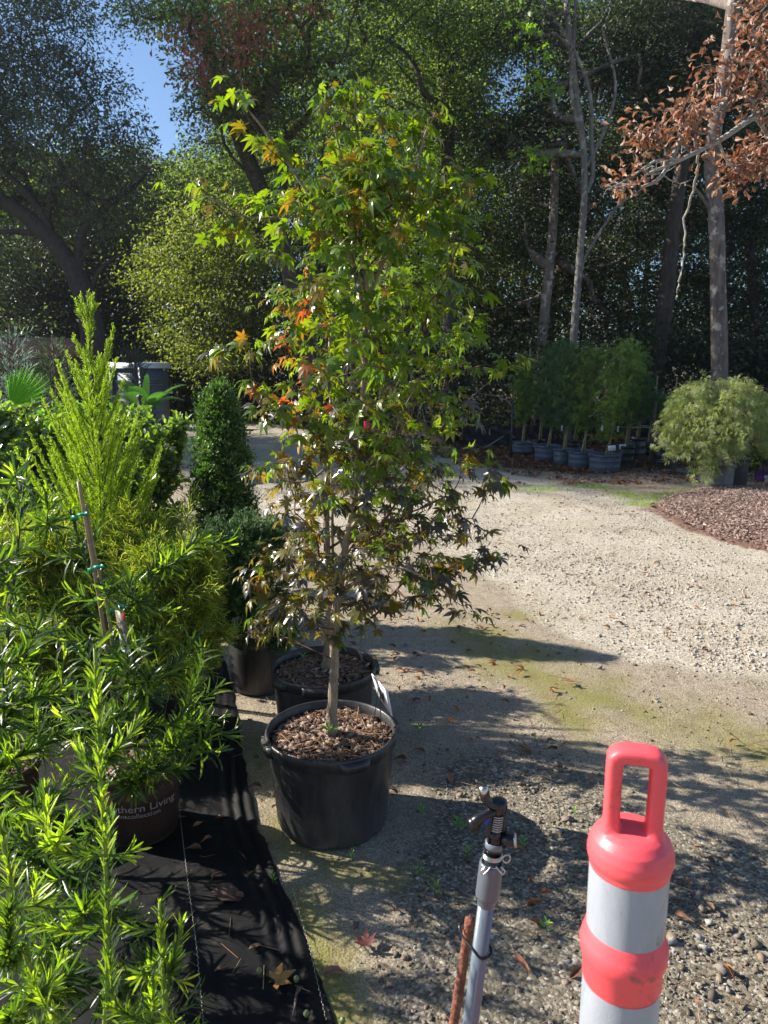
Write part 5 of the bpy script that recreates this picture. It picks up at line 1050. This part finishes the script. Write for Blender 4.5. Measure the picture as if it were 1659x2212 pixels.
for q, t_ in zip(pth, T):
    nr = np.array((-t_[1], t_[0])); fl = 1+.35*max(0, (.993-q[1])/.02)
    for (a, b2) in sec: Vh.append(np.array(O)+ex*(q[0]+nr[0]*a*.0095*fl)+ez*(q[1]+nr[1]*a*.0095)+ey*b2*.0155*fl)
npt = len(pth); i = np.arange(npt-1)[:, None]*20; j = np.arange(20)[None]; k = (j+1) % 20
Fh = [np.stack([i+j, i+k, i+20+k, i+20+j], -1).reshape(-1, 4), np.arange(20)[None, ::-1], ((npt-1)*20+np.arange(20))[None]]
voxel("handle_cap", [(dome[0], [dome[1], np.arange(72)[None, ::-1], (10*72+np.arange(72))[None]]), (np.array(Vh), Fh)], M_or, th, .0013, 9)
mk("base", *lathe([(.001, .09), (.06, .09), (.07, .05), (.19, .035), (.20, .0)], 8, O), M_black, th)

# ================================================================ SPRINKLER ON A GREY PIPE
top = W(1062, 1862, 1.05); bot = np.array((.108, 1.03, 0)); ax = unit(top-bot)
th = thing("sprinkler", "grey plastic pipe with a black impact sprinkler head, tied to a rusty rod", "sprinkler", tuple(bot))
M_pvc = plain("grey_pvc", (.125, .15, .18), .32, .5, var=.06, bsc=20); M_pvcd = plain("dark_grey_pvc", (.10, .115, .135), .34, .5, var=.08, bsc=20)
def onax(h, dx=0, dy=0): return top+ax*h+np.array((dx, dy, 0))
mk("pipe", *tube([bot, onax(-.05)], .0134, 28), M_pvc, th, smooth=True)
def axl(prof, seg=32, c=None):
    V, F = lathe(prof, seg); sx = unit(np.cross((0, 1., 0), ax)); sy = np.cross(ax, sx); B = np.stack([sx, sy, ax], -1); return V@B.T+(top if c is None else c), F
mk("coupling", *axl([(.0136, -.078), (.0150, -.075), (.0150, -.066), (.0190, -.062), (.0196, -.058), (.0196, -.004), (.0188, 0), (.0150, 0), (.0135, -.004), (.0135, -.02)]), M_pvcd, th, smooth=False)
M_hd = plain("black_head_plastic", (.010, .010, .012), .28, .5); M_met = plain("spring_steel", (.55, .54, .50), .28, metal=1)
mb = MB(); mb.add(*axl([(.0135, -.01), (.0135, .012), (.0115, .013), (.0115, .02), (.0135, .021), (.0135, .03), (.011, .032), (.011, .046), (.013, .048), (.013, .054), (.0098, .056), (.0095, .086), (.0125, .09), (.014, .100), (.0125, .110), (.007, .112), (.001, .112)], 20))
mb.add(*box(onax(.068, -.012, -.002), (.006, .014, .075))); mb.add(*box(onax(.068, .012, -.002), (.006, .014, .075))); mb.build("head", M_hd, th, smooth=False)
mk("collar", *axl([(.0128, .026), (.0145, .027), (.0145, .036), (.0125, .037)]), M_pvc, th, smooth=True)
an = np.linspace(0, 2*math.pi*7, 110); sx = unit(np.cross((0, 1., 0), ax)); sy = np.cross(ax, sx)
mk("spring", *tube(np.array([onax(.058+.028*a/an[-1])+(sx*math.cos(a)+sy*math.sin(a))*.0112 for a in an]), .0011, 5), M_met, th, smooth=True)
an = np.linspace(0, 2*math.pi*3, 50); mk("clip_ring", *tube(np.array([onax(.008+.008*a/an[-1])+(sx*math.cos(a)+sy*math.sin(a))*.0152 for a in an]), .0014, 5), M_met, th, smooth=True)
for s in (-1, 1):
    q = [onax(.004, s*.004, -.016), onax(-.002, s*.010, -.020), onax(-.008, s*.016, -.019), onax(-.004, s*.019, -.017), onax(.003, s*.012, -.016)]
    mk("trip_pin", *tube(smoothpath(q, 4), .0013, 5), M_met, th, smooth=True)
mb = MB(); a1 = onax(.100); e = a1+np.array((-.030, -.006, .002))
mb.add(*tube(smoothpath([a1, a1+np.array((-.012, -.006, .004)), a1+np.array((-.022, -.004, .014)), a1+np.array((-.024, .0, .026))], 4), np.r_[np.linspace(.006, .009, 13)], 8))
mb.add(*tube(smoothpath([onax(.095, -.006, -.008), onax(.092, -.022, -.014), onax(.086, -.036, -.016), onax(.078, -.040, -.014)], 4), np.linspace(.005, .010, 13), 8)); mb.add(*box(onax(.078, -.040, -.014), (.016, .018, .016), rotz(.3))); mb.build("drive_arm", M_hd, th, smooth=True)
mk("arm_cap", *tube([a1+np.array((-.026, -.004, .022)), a1+np.array((-.026, -.004, .036))], .007, 10), M_met, th)
mk("blue_nozzle", *box(onax(.082, -.020, -.006), (.010, .012, .012), rotz(.4)), plain("blue_plastic", (.01, .08, .5), .35), th)
mk("side_knob", *tube([onax(.045, .012, -.008), onax(.048, .030, -.013)], .0105, 16), M_hd, th, smooth=True); mk("knob_ring", *tube([onax(.0478, .029, -.0128), onax(.0482, .0315, -.0134)], .0112, 16), M_met, th)
an = np.linspace(0, 2*math.pi, 16); mk("key_ring", *tube(np.array([onax(.016+.007*math.sin(a), .020+.006*math.cos(a), -.014) for a in an]), .0012, 5), M_met, th)
M_rust = plain("rusty_steel", (.22, .085, .05), .85, .3, var=.6, bsc=90, bump=1)
r0_ = W(1015, 1985, 1.075); r1_ = np.array((.076, 1.06, 0)); rod = mk("rusty_rod", *tube(np.linspace(r1_, r0_, 60), .0083, 14, bump=.05), M_rust, smooth=True)
tag(rod, "rusty steel rod standing beside the grey sprinkler pipe", "rod")
pz = .56; f = (pz)/top[2]; cpt = bot+(top-bot)*f; rpt = r1_+(r0_-r1_)*(pz/r0_[2]); md_ = (cpt+rpt)/2; dv = cpt-rpt; hl = np.linalg.norm(dv)/2+.0140; md_ = md_+unit(dv)*.003; ux_ = unit(dv); uy_ = np.cross((0, 0, 1), ux_)
an = np.linspace(0, 2*math.pi, 33); mk("cable_tie", *tube(np.array([md_+ux_*(math.copysign(abs(math.cos(a))**.5, math.cos(a))*hl)+uy_*math.copysign(abs(math.sin(a))**.6, math.sin(a))*.0160+np.array((0, 0, -.012*math.cos(a)+.004)) for a in an]), .0023, 6), M_hd, th, smooth=True)
# ================================================================ RIGHT-HAND ROWS OF POTTED MAPLES
DIS = t_dissect()
U_leaf = leafmat("upright_maple_leaf", [(.08, .115, .035), (.11, .155, .045), (.16, .20, .055), (.23, .24, .065)], tf=.45, rough=.5)
U_blue = leafmat("bluish_maple_leaf", [(.06, .095, .045), (.085, .125, .06), (.12, .165, .075)], tf=.42, rough=.5)
U_lace = leafmat("weeping_maple_leaf", [(.16, .22, .07), (.24, .30, .11), (.34, .38, .18), (.30, .29, .15)], trans=(1, 1, .4), tf=.35, rough=.5)
M_bam = plain("bamboo4", (.30, .24, .12), .6, var=.2, bsc=20); B_young = plain("young_bark", (.20, .20, .10), .7, var=.3, bsc=20)
M_lab = plain("white_label", (.62, .65, .70), .5)
def upright(name, label, px, py, Y, rpot, hpot, topy, hw, mat, lean=0., n=105, stakeh=1.9, matp=None, group=None, low=.55):
    c = G(px, py); c = np.array((px_to_x(px, Y), Y, .004)); th = thing(name, label, "tree", tuple(c), group); hpot = hpot*.76; pot(th, c, rpot, rpot*.9, hpot, matp or M_blue, ribs=2, notches=False, handles=(-120, -50, 60, 150), seg=40)
    zt = W(px, topy, Y)[2]; T = []
    for k in range(n):
        h = rng.uniform(0, 1); z = low+(zt-low)*h; rr = hw*.8*(.35+.8*h)*(1-h**6*.5)*rng.uniform(.05, 1.2); a = rng.uniform(0, 6.283); T.append((c[0]+lean*h+rr*math.cos(a), c[1]+rr*math.sin(a), z))
    T = np.array(T); gl = grow(smoothpath([c+(0, 0, hpot*.8), c+(lean*.3+.03, 0, low+.1), c+(lean*.6, 0, (low+zt)/2), (c[0]+lean, c[1], zt-.1)], 5), .022, .006, T, seg=.12, rt=.0022, lift=.8)
    limbs_mesh("trunk", gl, B_young, th, (8, 4)); V, F = crown_leaves(T, 9, .07, .078, DIS, .6, .5, flat=.6); mk("foliage", V, F, mat, th)
    mk("bamboo_stake", *tube([c+(.03, -.03, hpot*.7), c+(.08+lean*.5, -.02, stakeh)], .009, 6), M_bam, th); return th
def px_to_x(px, Y, z=.2):
    return (px-CX)/FOC*(Y*cP+(EYE-z)*sP)
gr_ = "upright maples in big blue-black pots"
ups = [("farthest of the upright maples, its low blue pot beside the metal post", 1128, 14.2 - .9, .20, .30, 775, .22, U_leaf),
       ("upright maple with bluish foliage in the second pot from the far end of the row", 1183, 12.4, .235, .34, 740, .28, U_blue),
       ("upright maple in the narrower pale-sided pot in the middle of the row", 1217, 11.9, .165, .33, 735, .30, U_blue),
       ("upright maple in the wide pot second from the near end of the row", 1257, 11.5, .225, .34, 760, .28, U_leaf),
       ("upright maple with the brightest foliage in the big near pot beside the white sign", 1307, 11.0, .245, .35, 740, .33, U_leaf)]
for i, (lb, px, Y, rp_, hp_, ty, hw, mt) in enumerate(ups):
    upright("potted_upright_maple", lb, px, 0, Y, rp_, hp_, ty, hw, mt, lean=[0, .12, .05, .1, .2][i], group=gr_, low=.6 if i < 4 else .5)
gb = "maples in black pots behind the row"
for lb, px, Y, rp_, hp_, ty, hw, mt in (("slim upright maple in a black pot behind the wide pots, top hidden in the wood", 1350, 11.7, .15, .42, 735, .26, U_leaf), ("maple in a tall black pot behind the signs", 1374, 12.6, .17, .48, 800, .2, U_blue),
      ("low-branched maple in the blue-black pot with a white sign left of the weeping maple", 1438, 11.4, .20, .42, 860, .30, U_blue), ("small maple in a black pot between the posts", 1400, 13.2, .14, .3, 850, .2, U_blue), ("small dark maple in a black pot close behind the weeping one", 1492, 12.2, .16, .36, 850, .28, U_blue), ("small maple in a black pot far back by the black fence", 1165, 14.0, .13, .26, 830, .2, U_blue), ("small maple in a black pot under the shade behind the middle of the row", 1240, 13.6, .15, .3, 830, .25, U_blue)):
    upright("potted_upright_maple", lb, px, 0, Y, rp_, hp_, ty, hw, mt, n=80, matp=M_black, group=gb, low=.7, stakeh=1.4)
# signs
def sign(label, px, py, Y, wd=.11, hh=.08, tilt=.0, group="white nursery signs in the right-hand pots", legs=True):
    c = W(px, py-6, Y); th = thing("plant_sign", label, "sign", tuple(c+(0, 0, -.12)), group)
    Rt = np.array([(math.cos(tilt), 0, -math.sin(tilt)), (0, 1, 0), (math.sin(tilt), 0, math.cos(tilt))])
    mk("board", *box(c, (wd, .004, hh), Rt), M_lab, th)
    for k in range(2): mk("printed_line", *box(c+Rt@np.array((0.005*k, -.0035, .012-.024*k)), (wd*(.55+.1*k), .002, .006), Rt), plain("grey_print", (.25, .27, .32), .6), th)
    for k in (-.015, .015): mk("leg", *tube([c+(k, .004, -hh*.4), c+(k-.01, .01, -hh*.5-.11)], .003, 4), M_hd, th)
sign("white sign with grey lines in the big near pot of the row", 1322, 974, 10.85, tilt=.12); sign("white sign in the black pot right of the big near pot", 1345, 971, 11.6); sign("tilted white sign on the tall pot in the shade behind", 1369, 956, 12.5, tilt=-.35, wd=.10); sign("white sign on the blue-black pot left of the weeping maple", 1434, 964, 11.2, tilt=-.1)
for lb, px, py, Y in (("small white tag hanging in the middle upright maple", 1214, 925, 11.8), ("small white tag hanging in the brightest upright maple", 1301, 925, 10.9), ("small white tag hanging right of the row by a stake", 1335, 927, 11.5)):
    tag(mk("hang_tag", *box(W(px, py, Y), (.035, .003, .085), rotz(.3)), M_lab), lb, "tag", "tags hanging in the upright maples")
# weeping maple at the right
c = np.array((px_to_x(1550, 9.15), 9.15, .004)); th = thing("weeping_maple", "weeping laceleaf maple with pale drooping foliage in a grey pot", "tree", tuple(c))
pot(th, c, .205, .18, .34, M_greyp, ribs=1, notches=False, handles=(-110, -20, 80), chip=300)
C, Rr = blobs([(1545, 850, 9.15, 75, 35), (1500, 900, 9.1, 50, 45), (1600, 890, 9.15, 55, 50), (1550, 900, 9.0, 80, 50), (1630, 900, 9.3, 35, 45), (1500, 945, 9.0, 30, 16), (1475, 870, 9.1, 30, 14), (1590, 955, 9.1, 45, 16), (1525, 985, 8.95, 35, 12), (1600, 830, 9.2, 40, 12), (1500, 835, 9.1, 30, 10), (1640, 850, 9.3, 30, 25)])
T = in_blobs(C, Rr, 620, .4); gl = grow(smoothpath([c+(-.02, 0, .28), W(1535, 960, 9.15), W(1545, 900, 9.15), W(1550, 850, 9.15), W(1555, 825, 9.15)], 5), .024, .01, T, seg=.07, rt=.0014, lift=-.35, wob=.1)
limbs_mesh("trunk", gl, B_young, th, (8, 4)); T = T[:250]+rng.normal(0, .03, (250, 3)); ra_ = T-c; ra_[:, 2] = 0; ra_ = unit(ra_); T = np.concatenate([T+ra_*.038*k+np.array((0, 0, -.010*k*k)) for k in range(6)])
V, F = crown_leaves(T, 4, .028, .066, DIS, .5, 1.1, flat=.8); mk("foliage", V, F, U_lace, th)
c2 = np.array((px_to_x(1585, 9.6), 9.6, .004)); th = thing("black_pot", "black pot standing in shade right behind the weeping maple's grey pot", "pot", tuple(c2)); pot(th, c2, .19, .17, .38, M_black, notches=False, seg=40)
# purple and grey pots at the edge
c = np.array((px_to_x(1655, 10.0), 10.0, .004)); th = thing("potted_shrub", "leafy green shrub in a purple printed pot at the right edge", "shrub", tuple(c)); pot(th, c, .155, .13, .26, M_purple, notches=False, seg=40)
C, Rr = blobs([(1630, 985, 10, 45, 25), (1665, 1000, 10, 40, 25), (1600, 1000, 10.1, 30, 18)]); T = in_blobs(C, Rr, 160, .5); gl = grow([c+(0, 0, .2), c+(0, 0, .5)], .01, .006, T, seg=.08, rt=.002); limbs_mesh("stems", gl, M_twig, th, (6, 4)); V, F = crown_leaves(T, 14, .045, .06, OVW, .6, .1); mk("foliage", V, F, L_mid, th)
curved_text("EDITION", .05, c, .15, math.atan2(-c[1], -c[0])+.12, .17, plain("lilac_print", (.35, .25, .45), .6), th, tilt=.1)
c = np.array((px_to_x(1668, 9.3), 9.3, .004)); th = thing("grey_pot", "small pale grey pot at the right edge in front of the purple one", "pot", tuple(c)); pot(th, c, .09, .075, .16, plastic("pale_grey_plastic", (.30, .31, .32), (.4, .4, .38), .5, .3), notches=False, seg=36)
# black silt fence, posts, green string
A_, B_ = W(1000, 945, 15.0), W(1200, 945, 14.2); n_ = 80; q = np.linspace(0, 1, n_); V = []
zt = .42+.03*np.sin(q*14)+.02*np.sin(q*37)
for k in range(9):
    for i in range(n_): V.append((A_[0]+(B_[0]-A_[0])*q[i], A_[1]+(B_[1]-A_[1])*q[i]+.02*math.sin(q[i]*60+k)+.015*math.sin(k*1.7+q[i]*20), zt[i]*k/8))
th = thing("silt_fence", "low black fabric fence along the wood behind the potted maples", "fence", (A_[0], A_[1], 0)); mk("fabric", V, gridF(9, n_), plain("black_fabric", (.012, .012, .014), .7), th, smooth=True)
for f in np.linspace(0, 1, 5): p_ = A_+(B_-A_)*f; mk("post", *box((p_[0], p_[1]+.03, .27), (.035, .035, .54)), M_twig, th)
def post(name, label, px, Y, h, r, mat, tilt=0.):
    x = px_to_x(px, Y, .1); return tag(mk(name, *tube([(x, Y, 0), (x+tilt, Y, h)], r, 8), mat), label, "post")
o = post("metal_post", "thin metal post beside the farthest pot of the row", 1104, 12.6, .95, .018, plain("painted_post", (.05, .055, .065), .5, metal=.3)); 
post("wooden_post", "slender wooden post with green string left of the weeping maple", 1403, 10.9, 1.05, .024, plain("post_wood", (.06, .045, .035), .9, bump=.5, var=.3), .03)
P1 = W(1300, 915, 12.8); P2 = W(1406, 923, 10.9); s = np.linspace(0, 1, 10)[:, None]; P = P1+(P2-P1)*s; P[:, 2] -= .03*np.sin(np.pi*s[:, 0])
tag(mk("string", *tube(P, .006, 4), plain("lime_string", (.12, .5, .08), .5)), "bright green string stretched to the slender wooden post", "string")
P1 = W(1350, 903, 13.5); P2 = W(1480, 905, 13.2); tag(mk("string", *tube([P1, P2], .006, 4), plain("yellow_string", (.35, .42, .08), .5)), "faint yellow string across the leaning dark trunk", "string")
# grass and weeds by the mulch
gt = t_linear(.06, .01, .3)
def tufts(name, pts, n, size, spread, mat=M_weed):
    P = np.concatenate([G(*p)+np.stack([rng.normal(0, spread, n), rng.normal(0, spread*.6, n), np.zeros(n)], -1) for p in pts]); m_ = len(P); D = unit(rng.standard_normal((m_, 3))*.5+(0, 0, .8)); V, F = inst(gt[0], gt[1], frames(D, rdir(m_)), P, size*rng.uniform(.5, 1.2, m_)); tag(mk(name, V, F, mat), kind='stuff')
tufts("grass", [(1360, 1075), (1400, 1080), (1425, 1075), (1385, 1090), (1415, 1092), (1345, 1068), (1455, 1065), (1500, 1062), (1300, 1055), (1270, 1053), (1180, 1058), (1150, 1060)], 170, .055, .13, leafmat("grass_blade", [(.16, .24, .04), (.24, .32, .06), (.30, .34, .08)], tf=.4, rough=.5))
tufts("lane_grass", [(400, 880), (430, 884), (470, 880), (380, 884), (560, 905), (640, 915), (600, 900)], 300, .10, .9)
# ================================================================ LITTER
M_fall = leafmat("fallen_leaf", [(.10, .045, .025), (.18, .075, .03), (.28, .12, .04), (.36, .17, .07), (.15, .07, .045)], trans=(1, .6, .3), tf=.15, rough=.6)
def flat_leaf(n, tm, P, S, mat, name, tilt=.25, label=None, cat=None, group=None):
    A = rng.uniform(0, 6.283, n); D = unit(np.stack([np.cos(A), np.sin(A), rng.normal(0, .15, n)], -1)); V, F = inst(tm[0], tm[1], frames(D, unit(np.array((0, 0, 1.))+tilt*rng.standard_normal((n, 3)))), P, S)
    o = mk(name, V, F, mat); tag(o, label, cat, group); return o
N = 800; P = np.stack([rng.uniform(-.7, 2.4, N), .7+rng.uniform(0, 1, N)**1.2*3.8, np.full(N, .018)], -1); dn = fnoise(P[:, 0], P[:, 1], 1.7, 55); P = P[rng.uniform(0, 1, N) < .35+.8*dn]
tag(flat_leaf(len(P), t_obovate(.38, .3), P, rng.uniform(.018, .058, len(P)), M_fall, "leaf_litter", .35), kind='stuff')
N = 260; P = np.stack([rng.uniform(-1.5, 5, N), rng.uniform(3.5, 9.5, N), np.full(N, .02)], -1); tag(flat_leaf(N, t_obovate(.38, .3), P, rng.uniform(.03, .06, N), M_fall, "driveway_leaf_litter", .3), kind='stuff')
n_ = 500; P = np.stack([rng.uniform(-.6, 2.0, n_), rng.uniform(.7, 3.6, n_), np.full(n_, .016)], -1); tag(mk("needle_litter", *chips(P, .03, .09, .08, .02, .02), M_straw), kind='stuff')
N = 5000; P = np.stack([rng.uniform(1.2, 9, N), rng.uniform(9.6, 15, N), np.full(N, .02)], -1); gg_ = masks(P[:, 0], P[:, 1])[0]; P = P[rng.uniform(0, 1, N) > gg_*.9]
tag(flat_leaf(len(P), t_obovate(.45, .3), P, rng.uniform(.04, .10, len(P)), M_fall, "woodland_leaf_litter", .4), kind='stuff')
for lb, px, py, s, tm, col in (("broad curled brown leaf lying alone on the black mat", 458, 1925, .092, t_oval(.75, .10, .2), (.09, .05, .035)), ("small brown leaf right of the broad curled one on the mat", 527, 1938, .042, t_oval(.5, .1, .2), (.16, .07, .04)),
     ("orange-brown lobed maple leaf near the frayed mat edge at the bottom", 595, 2118, .055, t_palmate(-.2, 5, .22, .3), (.30, .15, .04)), ("rust-coloured folded leaf across the mat's frayed edge at the bottom", 695, 2105, .062, t_oval(.4, .15, .3), (.30, .13, .07)),
     ("small tan leaf in the middle of the mat above the lobed leaf", 537, 2050, .036, t_oval(.4, .1, .2), (.22, .12, .06)), ("shrivelled dark red maple leaf beside the mat edge", 790, 2040, .05, t_palmate(-.3, 7, .16, .3), (.08, .02, .018)), ("thin brown leaf at the mat seam by the lime shoots", 500, 2085, .045, t_oval(.3, .1, .3), (.12, .06, .04)),
     ("orange leaf on the driveway's mossy strip", 1238, 1472, .05, t_palmate(-.3, 5, .2, .3), (.32, .10, .03)), ("brown leaf standing on edge in the rear pot's shadow", 972, 1668, .05, t_oval(.45, .12, .3), (.24, .12, .06)), ("tan leaf on the grit behind the sprinkler head", 1230, 1895, .045, t_oval(.5, .1, .3), (.22, .12, .07)), ("long brown leaf below the sprinkler's coupling on the gravel", 1110, 2060, .06, t_oval(.3, .12, .2), (.24, .10, .05))):
    p_ = G(px, py, .024); o = flat_leaf(1, tm, p_[None], np.array([s]), plain("dry_leaf", col, .6, var=.3, bsc=60), "fallen_leaf", .2, lb, "leaf", "single fallen leaves on the ground")
mb = MB(); P = smoothpath([G(645, 2130, .028), G(640, 2150, .035), G(636, 2180, .028), G(630, 2205, .026)], 4); mb.add(*tube(P, .003, 6)); mb.add(*tube([P[4], P[4]+(.012, .02, .006)], .0022, 5)); tag(mb.build("twig", M_twig, smooth=True), "short dark twig lying on the mat beside the lobed leaf", "twig")
M_acorn = plain("green_acorn", (.16, .19, .07), .4)
for i, (px, py, d) in enumerate(((640, 2115, "beside the lobed leaf"), (662, 2190, "below the short twig"), (560, 2098, "left of the lobed leaf"), (1040, 1975, "on the gravel behind the sprinkler pipe"), (740, 2205, "at the mat's torn corner"))):
    c = G(px, py, .03); tag(mk("acorn", *lathe([(.0003, -.008), (.005, -.006), (.0075, 0), (.0065, .005), (.004, .008), (.0003, .0095)], 12, c), M_acorn, smooth=True), "tiny green acorn " + d, "acorn", "green acorns")
gw = "small weeds in the grit"
for px, py, n_, s, d in ((905, 1890, 9, .03, "at the left edge of the sprinkler's shadow"), (940, 1925, 10, .03, "below the pot shadow"), (990, 1790, 10, .035, "in shade left of the sprinkler head"), (1010, 1850, 10, .03, "in shade behind the sprinkler coupling"), (760, 1855, 9, .02, "in the moss below the near pot"), (905, 1580, 8, .03, "right of the sign board"), (870, 1640, 7, .025, "close to the near pot's right side"), (1180, 2010, 8, .025, "among the grey stones"), (1155, 1600, 7, .02, "on the sandy strip"), (1080, 1560, 6, .018, "where the sand meets the grit"), (560, 1650, 7, .02, "left of the near pot"), (910, 1760, 8, .028, "between the two pot shadows"), (1130, 1830, 8, .025, "right of the sprinkler head"), (590, 1905, 7, .02, "at the mat edge"), (1240, 1760, 6, .02, "on the gravel left of the orange handle")):
    weed("weed", "little green weed " + d, G(px, py, .012), n_, s*.85, rng.uniform(.3, 1.4), gw, h=.03, tm=(OVW if len(d) % 2 else t_linear(.16, .02, .2)))
# ================================================================ AIR
ha = bpy.data.materials.new("haze_air"); ha.use_nodes = True; n = ha.node_tree; n.nodes.clear(); out = n.nodes.new('ShaderNodeOutputMaterial'); pv = n.nodes.new('ShaderNodeVolumePrincipled')
pv.inputs['Color'].default_value = (.80, .88, 1, 1); pv.inputs['Density'].default_value = .0016; pv.inputs['Anisotropy'].default_value = .82; n.links.new(pv.outputs[0], out.inputs['Volume'])
V, F = box((0, 30, 11), (130, 90, 24.5)); tag(mk("haze", V, F, ha), kind='stuff')
scene.cycles.volume_bounces = 0; scene.cycles.volume_step_rate = 4
